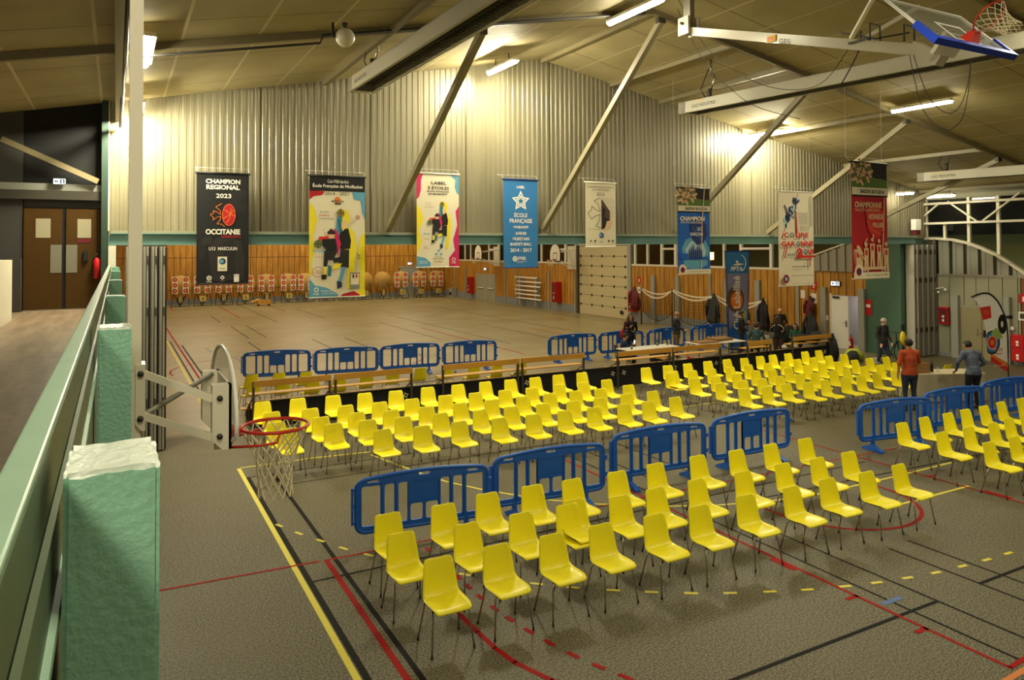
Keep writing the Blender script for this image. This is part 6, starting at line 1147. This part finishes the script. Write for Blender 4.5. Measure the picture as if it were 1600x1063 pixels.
m = MB(); m.sphere((27.34, 17.3, 1.42), .03, 'small_glow'); solo('call_button', m, 'tiny glowing button at the edge of the folded partition', 'button')
m = MB(); m.bb(25.7, 25.8, 20.5, 20.56, 1.1, 1.3, 'white'); solo('wall_switch', m, 'small white switch on the wall left of the white door', 'switch')
t = thing('wall_lantern', 'small lit lantern outside the windows beside the blue season banner', 'lantern', (26.2, 27.75, 3.75)); m = MB(); m.bb(-.12, .12, -.16, .16, -.25, .12, 'lantern_glow'); part(t, 'lantern_glass', m); m = MB(); m.bb(-.14, .14, -.2, .2, .12, .2, 'black'); m.bb(-.1, .1, -.1, .1, -.34, -.25, 'black'); part(t, 'cap', m)
t = thing('wall_lamp', 'square white lamp on the gable end above the teal beam at right', 'wall lamp', (26.45, 17.1, 4.85)); m = MB(); m.rbox(-.17, .17, -.1, .1, -.13, .28, 'white_gloss', .02); part(t, 'diffuser', m); m = MB(); m.bb(-.12, .12, -.08, .1, -.3, -.13, 'red_dark'); part(t, 'bracket', m)
# tall blue flag banner
t = thing('flag_banner', 'tall narrow blue flag banner with white writing behind the people', 'flag banner', (21.15, 20.9, 0)); MF = Matrix(((cos(-.3), 0, sin(-.3)*1, 0), (sin(-.3), 0, -cos(-.3), 0), (0, 1, 0, 0), (0, 0, 0, 1)))
MF = Matrix.Rotation(-.35, 4, 'Z') @ XZ(0)
m = MB(); m.solid([[(-.36, .15), (.36, .15), (.50, 3.98), (-.50, 3.98)]], -.01, .0, 'p_navy', MF); m.solid([[(-.33, .2), (.33, .2), (.46, 3.92), (-.46, 3.92)]], .002, .002, 'p_flag', MF); m.solid([[(-.44, 3.1), (.44, 3.1), (.46, 3.92), (-.46, 3.92)]], .004, .004, 'p_blue', MF)
m.solid([disc(-.1, 2.1, .36, 20, .5)], .004, .004, 'p_brown', MF); m.solid([disc(-.05, 2.05, .24, 20, .34)], .005, .005, 'p_orange', MF); m.solid([disc(.2, 1.5, .13, 14, .2)], .005, .005, 'p_lime', MF); m.solid([[(-.38, .9), (.0, 1.4), (.36, .8), (.34, .3), (-.34, .3)]], .004, .004, 'p_blue2', MF)
m.text('FFTA', -.02, 3.28, .5, .16, 'p_white', MF, .006, bold=2, shear=.2); m.tube([MF @ Vector((.28*cos(radians(a))+.06, 3.5+.33*sin(radians(a)), .01)) for a in range(-70, 71, 10)], .012, 'p_white', 6); m.solid([disc(-.02, 3.55, .05, 10)], .008, .008, 'p_white', MF); m.solid([[(-.2, 3.42), (.02, 3.5), (.3, 3.46), (.0, 3.4)]], .008, .008, 'p_white', MF)
vs, fs = text_geo('Club Labellisé', 1); x0 = min(v[0] for v in vs); x1 = max(v[0] for v in vs); m.add([(.02-v[1]*.38+.06, .95+(v[0]-x0)*2.05/(x1-x0), .008) for v in vs], fs, 'p_white', False, MF); part(t, 'cloth', m)
m = MB(); m.tube([(-.37, .13, 0), (-.5, .18, 4.0)], .014, 'black', 6); m.tube([(-.35, .1, .03), (.35, -.1, .03)], .03, 'steel_dark', 6); m.tube([(0, -.4, .03), (0, .4, .03)], .03, 'steel_dark', 6); m.tube([(0, 0, .03), (0, 0, .2)], .03, 'steel_dark', 6); part(t, 'pole_and_foot', m)
# feather flag at right
t = thing('feather_flag', 'white curved feather flag with a red hem and archery target at right', 'flag', (23.78, 12.54, 0), -.13); 
pole = [(0, 0), (0, 1.0), (-.01, 1.5), (-.07, 1.85), (-.2, 2.15), (-.42, 2.45), (-.72, 2.66), (-1.05, 2.70), (-1.5, 2.6)]
def crv(P, n=4):
    q = []
    for i in range(len(P)-1):
        p0, p1, p2, p3 = (Vector(P[max(0, i-1)]), Vector(P[i]), Vector(P[i+1]), Vector(P[min(len(P)-1, i+2)]))
        for s in range(n): u = s/n; q.append(tuple(.5*((2*p1)+(p2-p0)*u+(2*p0-5*p1+4*p2-p3)*u*u+(3*p1-p0-3*p2+p3)*u**3)))
    return q+[tuple(P[-1])]
pp = crv([p for p in pole if p[1] >= 1.0 or p[1] == 0][1:]); inner = crv([(-1.48, 2.58), (-1.2, 2.4), (-1.05, 2.1), (-.92, 1.6), (-.80, 1.1), (-.76, .78)])
m = MB(); m.solid([[(0, .42), (0, 1.0)]+pp[1:]+inner], -.006, 0, 'white_gloss', XZ(0)); m.solid([[(-.75, .66), (-.0, .28), (-.0, .42), (-.75, .82)]], .003, .003, 'p_red', XZ(0)); m.solid([[(-.76, .80), (0, .42), (0, .56), (-.78, .92)]], .003, .003, 'p_orange', XZ(0))
m.solid([[(-1.18, 2.28), (-.72, 2.32), (-.68, 1.96), (-1.04, 1.90)]], .003, .003, 'p_red', XZ(0)); m.text('FFTA', -.9, 2.12, .24, .12, 'p_orange', XZ(0), .006)
for r, c in ((.34, 'p_black'), (.29, 'p_blue'), (.2, 'p_white'), (.18, 'p_red'), (.08, 'p_orange')): m.solid([[(max(-.9+.12*0, -.68+a*r), 1.22+b_*r*1.05) for a, b_ in [(cos(2*pi*k/20), sin(2*pi*k/20)) for k in range(20)]]], .004+(.34-r)*.02, .004+(.34-r)*.02, c, XZ(0))
m.solid([disc(-.22, 1.75, .2, 16, .3)], .004, .004, 'p_black', XZ(0)); m.solid([disc(-.24, 1.75, .06, 8, .1)], .006, .006, 'p_cream', XZ(0)); m.solid([[(-.74, 1.5), (-.5, 1.66), (-.3, 1.5), (-.22, 1.34), (-.46, 1.3)]], .008, .008, 'p_lime', XZ(0)); m.text('ARC CLUB', -.44, 1.0, .4, .09, 'p_orange', XZ(0), .006, bold=1) ; m.text('Muret', -.4, .88, .3, .08, 'p_red', XZ(0), .006)
m.text('TIR A L ARC', -.4, .52, .5, .05, 'p_cream', XZ(0), .006, shear=0); part(t, 'cloth', m)
m = MB(); m.tube([(x, 0, z) for x, z in [(0, 0)]+[(0, .5)]+pp], [.018]*2+[.028]*len(pp), 'black', 8); part(t, 'pole', m); m = MB(); m.tube([(-.3, 0, .02), (.3, 0, .02)], .02, 'steel_dark', 6); m.tube([(0, -.3, .02), (0, .3, .02)], .02, 'steel_dark', 6); part(t, 'foot', m); m = MB(); m.bb(-.0, .18, -.04, .04, 1.9, 2.0, 'black'); part(t, 'clip', m)
# counter covered with a cream cloth
t = thing('cloth_counter', 'table wrapped in a plain beige cloth between the two men at right', 'table', (19.4, 11.9, 0), -.41); m = MB(); m.bb(-.95, .95, -.38, .38, .72, .76, 'off_white'); part(t, 'table_top', m); m = MB(); mat('beige_cloth', (176, 164, 134), .9, noise=.04)
N = 40; vs = []
for j, z in enumerate((.765, .4, .06)):
    for i in range(N+1):
        u = i/N; P_ = 3.42
        s_ = u*(1.9+.76*2+0); 
        if s_ < .76: p = (-.96, .38-s_)
        elif s_ < .76+1.92: p = (-.96+(s_-.76), -.39)
        else: p = (.96, -.39+(s_-.76-1.92)*1.05)
        vs.append((p[0]*(1+.0*j), p[1]-.012*sin(i*1.3)*j, z))
m.add(vs, [(j*(N+1)+i, (j+1)*(N+1)+i, (j+1)*(N+1)+i+1, j*(N+1)+i+1) for j in range(2) for i in range(N)], 'beige_cloth', True); m.bb(-.96, .96, -.39, .39, .762, .768, 'beige_cloth'); part(t, 'cloth', m)
for x in (-.85, .85):
    for y in (-.3, .3): m = MB(); m.tube([(x, y, 0), (x, y, .72)], .018, 'steel_dark', 8); part(t, 'leg', m)
t = thing('cardboard_box', 'open brown cardboard box on the counter by the man in orange', 'box', (18.75, 12.1, .77), -.3); m = MB(); mat('cardboard', (150, 112, 62), .8, noise=.08)
for a in ((-.2, .2, -.15, -.145), (-.2, .2, .145, .15), (-.2, -.195, -.15, .15), (.195, .2, -.15, .15)): m.bb(*a, 0, .26, 'cardboard')
m.bb(-.2, .2, -.15, .15, 0, .005, 'cardboard'); part(t, 'box', m); m = MB(); m.bar((-.2, 0, .26), (-.3, 0, .20), .3, .004, 'cardboard'); part(t, 'flap', m)
t = thing('bottle', 'dark wine bottle standing on the counter beside the cardboard box', 'bottle', (19.1, 11.98, .77)); m = MB(); m.tube([(0, 0, 0), (0, 0, .18), (0, 0, .22), (0, 0, .25), (0, 0, .31)], [.038, .038, .028, .014, .014], 'black', 12); part(t, 'glass', m)
t = thing('drinking_glass', 'clear glass standing on the counter', 'glass', (19.3, 11.95, .77)); m = MB(); m.tube([(0, 0, 0), (0, 0, .12)], [.03, .04], 'clear_plastic', 12); part(t, 'glass', m)
# white tables behind the tribune, with pizza boxes and bottles
def table(x, y, lx, ly, rz, label, m_='white'):
    t = thing('folding_table', label, 'table', (x, y, 0), rz, 'folding tables'); m = MB(); m.rbox(-lx/2, lx/2, -ly/2, ly/2, .72, .75, m_, .008); part(t, 'table_top', m)
    for sx in (-1, 1):
        for sy in (-1, 1): m = MB(); m.tube([(sx*(lx/2-.12), sy*(ly/2-.08), .72), (sx*(lx/2-.06), sy*(ly/2-.05), 0)], .014, 'black', 6); part(t, 'leg', m)
    return t
table(15.85, 19.75, 2.2, .7, .02, 'long white table behind the tribune with green bottles'); table(18.9, 19.75, 2.2, .75, -.06, 'long table carrying the pizza boxes')
for k, (x, y, n_, wd) in enumerate(((18.35, 19.75, 1, 'left'), (19.25, 19.95, 2, 'right'))):
    for q in range(n_):
        t = thing('pizza_box', 'flat brown pizza box, %s on the table' % ('the single one at left' if n_ == 1 else ('lower of the stacked pair at right' if q == 0 else 'upper of the stacked pair at right')), 'pizza box', (x, y, .752+.046*q), .1*k+.05*q, 'pizza boxes'); m = MB(); m.rbox(-.42, .42, -.28, .28, 0, .044, 'cardboard', .004); part(t, 'box', m)
for k, (x, y, wd) in enumerate(((15.05, 19.62, 'nearest the seated boy, at the front left'), (16.4, 19.95, 'in the middle at the back'), (16.75, 19.85, 'shortest, beside the middle one'))):
    t = thing('green_bottle', 'green glass bottle on the white table, '+wd, 'bottle', (x, y, .752), 0, 'green bottles on the white table'); h = .24 if k < 2 else .12; m = MB(); m.tube([(0, 0, 0), (0, 0, h*.6), (0, 0, h*.78), (0, 0, h)], [.032, .032, .013, .012], 'dark_green', 10); part(t, 'glass', m)
    m = MB(); m.tube([(0, 0, h*.2), (0, 0, h*.45)], .033, 'p_lime', 10); part(t, 'paper_label', m)
m = MB(); m.bb(18.0, 18.25, 18.12, 18.24, .53, .56, 'orange_rim'); m.sphere((18.05, 18.18, .58), .05, 'orange_rim', 8, 6); m.bb(17.75, 17.95, 18.1, 18.2, .53, .55, 'white'); 
for v in range(len(m.v)): m.v[v] = (m.v[v][0]-1.85, m.v[v][1], m.v[v][2])
solo('crumpled_wrapper', m, 'orange and white snack wrapper lying on the tribune step', 'wrapper')
t = thing('stool', 'low black framed stool with a wooden seat under the white table', 'stool', (16.0, 19.1, 0)); m = MB(); m.rbox(-.2, .2, -.2, .2, .43, .46, 'light_wood', .01); part(t, 'seat', m)
for sx in (-1, 1):
    for sy in (-1, 1): m = MB(); m.tube([(sx*.16, sy*.16, .43), (sx*.2, sy*.2, 0)], .012, 'black', 6); part(t, 'leg', m)
t = thing('seat_chair', 'plain dark chair under the boy in the blue jacket', 'chair', (15.2, 20.3, 0), 1.25); m = MB(); m.rbox(-.2, .2, -.22, .2, .37, .40, 'black', .01); part(t, 'seat', m)
for sx in (-1, 1):
    for sy in (-1, 1): m = MB(); m.tube([(sx*.17, sy*.18, .37), (sx*.2, sy*.21, 0)], .012, 'steel_dark', 6); part(t, 'leg', m)
m = MB(); m.tube([(-.18, .2, .38), (-.18, .26, .78)], .012, 'steel_dark', 6); m.tube([(.18, .2, .38), (.18, .26, .78)], .012, 'steel_dark', 6); m.rbox(-.19, .19, .235, .255, .6, .8, 'black', .008); part(t, 'backrest', m)
def bundle(x, y, z, sx, sy, sz, m_, label, name='folded_coat', cat='coat'):
    mb = MB(); r_ = random.Random(int(x*50+y*9)); mb.sphere((x, y, z+sz*.5), (sx, sy, sz*.55), m_, 16, 10); mb.v = [(a+.12*sx*sin(7*b_+3*c_), b_+.12*sy*sin(9*a+c_*5), max(z, c_+.1*sz*sin(11*a+7*b_))) for a, b_, c_ in mb.v]; return solo(name, mb, label, cat)
bundle(21.0, 17.9, .80, .35, .2, .28, 'c_black', 'black coat heaped on the left part of the last tribune seat'); bundle(21.75, 17.85, .80, .3, .16, .3, 'c_charcoal', 'dark grey coat heaped on the right part of the last tribune seat')
bundle(20.8, 18.35, .53, .1, .1, .14, 'white', 'crumpled white paper on the last tribune step', 'crumpled_paper', 'paper'); bundle(21.3, 18.3, .53, .1, .1, .13, 'white', 'white paper bag beside the crumpled paper', 'paper_bag', 'bag')
bundle(16.95, 20.5, 0, .45, .35, .5, 'c_black', 'black rucksack on the floor behind the white table', 'rucksack', 'bag'); bundle(22.0, 21.6, 0, .35, .3, .45, 'c_black', 'black bag and gear heap at the end of the far barriers', 'gear_heap', 'bags'); bundle(24.1, 20.9, 0, .5, .4, .85, 'c_black', 'black bag pile against the wood wall behind the people', 'bag_pile', 'bags')
m = MB(); m.bb(24.9, 25.5, 25.2, 25.7, 0, .08, 'steel_grey')
for i in range(5): m.tube([(24.9+.15*i, 25.4, 0), (24.9+.15*i, 25.4, .95)], .015, 'steel_grey', 6)
m.tube([(24.9, 25.4, .95), (25.5, 25.4, .95)], .015, 'steel_grey', 6); m.tube([(24.9, 25.4, .5), (25.5, 25.4, .5)], .015, 'steel_grey', 6); solo('wire_rack', m, 'small grey wire rack on the floor under the dark coat', 'rack')
t = thing('side_trestle', 'long bench frame of dark steel before the seated man', 'bench', (18.2, 18.75, 0), .02); m = MB(); m.bb(-.75, .75, -.12, .12, .40, .44, 'steel_dark'); part(t, 'seat', m)
for x in (-.65, .65): m = MB(); m.bb(x-.03, x+.03, -.12, .12, 0, .40, 'steel_dark'); part(t, 'leg', m)
# far right corner: extinguisher, bag, bicycle with a yellow bag
t = thing('fire_extinguisher', 'red fire extinguisher standing beside the white door', 'fire extinguisher', (25.62, 19.32, 0)); m = MB(); m.tube([(0, 0, 0), (0, 0, .48), (0, 0, .55)], [.085, .085, .03], 'red_box', 14); part(t, 'cylinder', m); m = MB(); m.tube([(0, 0, .55), (0, 0, .62)], .02, 'black', 8); m.tube([(0, 0, .6), (-.07, -.05, .55), (-.1, -.05, .3)], .012, 'black', 6); part(t, 'valve', m); m = MB(); m.bb(-.09, -.085, -.04, .04, .2, .38, 'white'); part(t, 'paper_label', m)
t = thing('fire_extinguisher', 'red fire extinguisher hanging beside the gallery double doors', 'fire extinguisher', (-.34, 17.12, GF+.62)); m = MB(); m.tube([(0, 0, 0), (0, 0, .36), (0, 0, .42)], [.065, .065, .02], 'red_box', 12); part(t, 'cylinder', m); m = MB(); m.tube([(0, 0, .42), (0, 0, .5)], .018, 'black', 8); m.tube([(0, 0, .48), (-.07, -.02, .42), (-.09, -.02, .2)], .012, 'black', 6); part(t, 'valve', m)
mat('lime_bag', (176, 190, 40), .6, noise=.1); mat('yellow_bag', (226, 200, 30), .6, noise=.08)
bundle(23.4, 17.5, 0, .4, .22, .42, 'lime_bag', 'lime green bag on the floor beside the walking man', 'sports_bag', 'bag'); bundle(22.75, 17.15, 0, .32, .22, .42, 'c_black', 'black sports bag in front of the lime green bag', 'sports_bag', 'bag')
m = MB(); m.bb(22.35, 22.7, 16.1, 16.35, 0, .28, 'cardboard'); m.bb(22.33, 22.72, 16.08, 16.12, .15, .36, 'white'); solo('small_carton', m, 'small carton on the floor behind the last yellow chairs', 'box')
t = thing('bicycle', 'bicycle leaning before the teal wall with a yellow bag on its handlebar', 'bicycle', (24.4, 16.75, 0), .12)
for x in (-.62, .5):
    m = MB(); m.tube([(x+.33*cos(2*pi*k/28), 0, .345+.33*sin(2*pi*k/28)) for k in range(28)], .017, 'rubber', 8, True); m.tube([(x+.31*cos(2*pi*k/28), 0, .345+.31*sin(2*pi*k/28)) for k in range(28)], .009, 'steel_grey', 6, True)
    for k in range(14): m.tube([(x, 0, .345), (x+.31*cos(2*pi*k/14), 0, .345+.31*sin(2*pi*k/14))], .002, 'steel_grey', 3, caps=False)
    m.tube([(x, -.03, .345), (x, .03, .345)], .02, 'steel_dark', 8); part(t, 'wheel', m)
m = MB(); A, B_, C_, D_ = (-.62, 0, .345), (-.15, 0, .30), (-.28, 0, .78), (.33, 0, .84)
for a, b_ in ((A, B_), (A, C_), (B_, C_), (C_, D_), (B_, (.36, 0, .72)), (D_, (.36, 0, .72)), ((.36, 0, .72), (.5, 0, .345))): m.tube([a, b_], .018, 'black' if b_ != D_ else 'orange_rim', 8)
part(t, 'frame', m); m = MB(); m.tube([D_, (.30, 0, 1.0), (.28, 0, 1.02)], .015, 'black', 8); m.tube([(.2, -.28, 1.04), (.28, 0, 1.02), (.2, .28, 1.04)], .014, 'black', 8); part(t, 'handlebar', m)
m = MB(); m.tube([C_, (-.31, 0, .93)], .013, 'black', 6); m.capsule((-.42, 0, .95), (-.2, 0, .95), .06, .03, 'black', 8); part(t, 'saddle', m); m = MB(); m.tube([(-.15, -.06, .30), (-.15, .06, .30)], .06, 'steel_dark', 12); m.bar((-.15, -.08, .3), (-.05, -.08, .17), .02, .02, 'steel_dark'); m.bar((-.15, .08, .3), (-.25, .08, .43), .02, .02, 'steel_dark'); part(t, 'crank', m)
bundle(24.62, 16.45, .60, .17, .09, .45, 'yellow_bag', 'yellow fabric bag hanging from the bicycle handlebar', 'fabric_bag', 'bag')
m = MB(); m.tube([(25.0, 16.72, .05), (24.95, 16.7, 1.25)], .02, 'black', 8); m.bb(24.9, 25.0, 16.66, 16.74, 1.1, 1.3, 'black'); m.tube([(24.97, 16.7, .5), (24.96, 16.7, .9)], .024, 'orange_rim', 8); solo('bow_stand', m, 'thin black and orange pole leaning beside the bicycle', 'pole')
m = MB(); m.bb(-.0, .0, 0, 0, 0, 0, 'black') if 0 else None
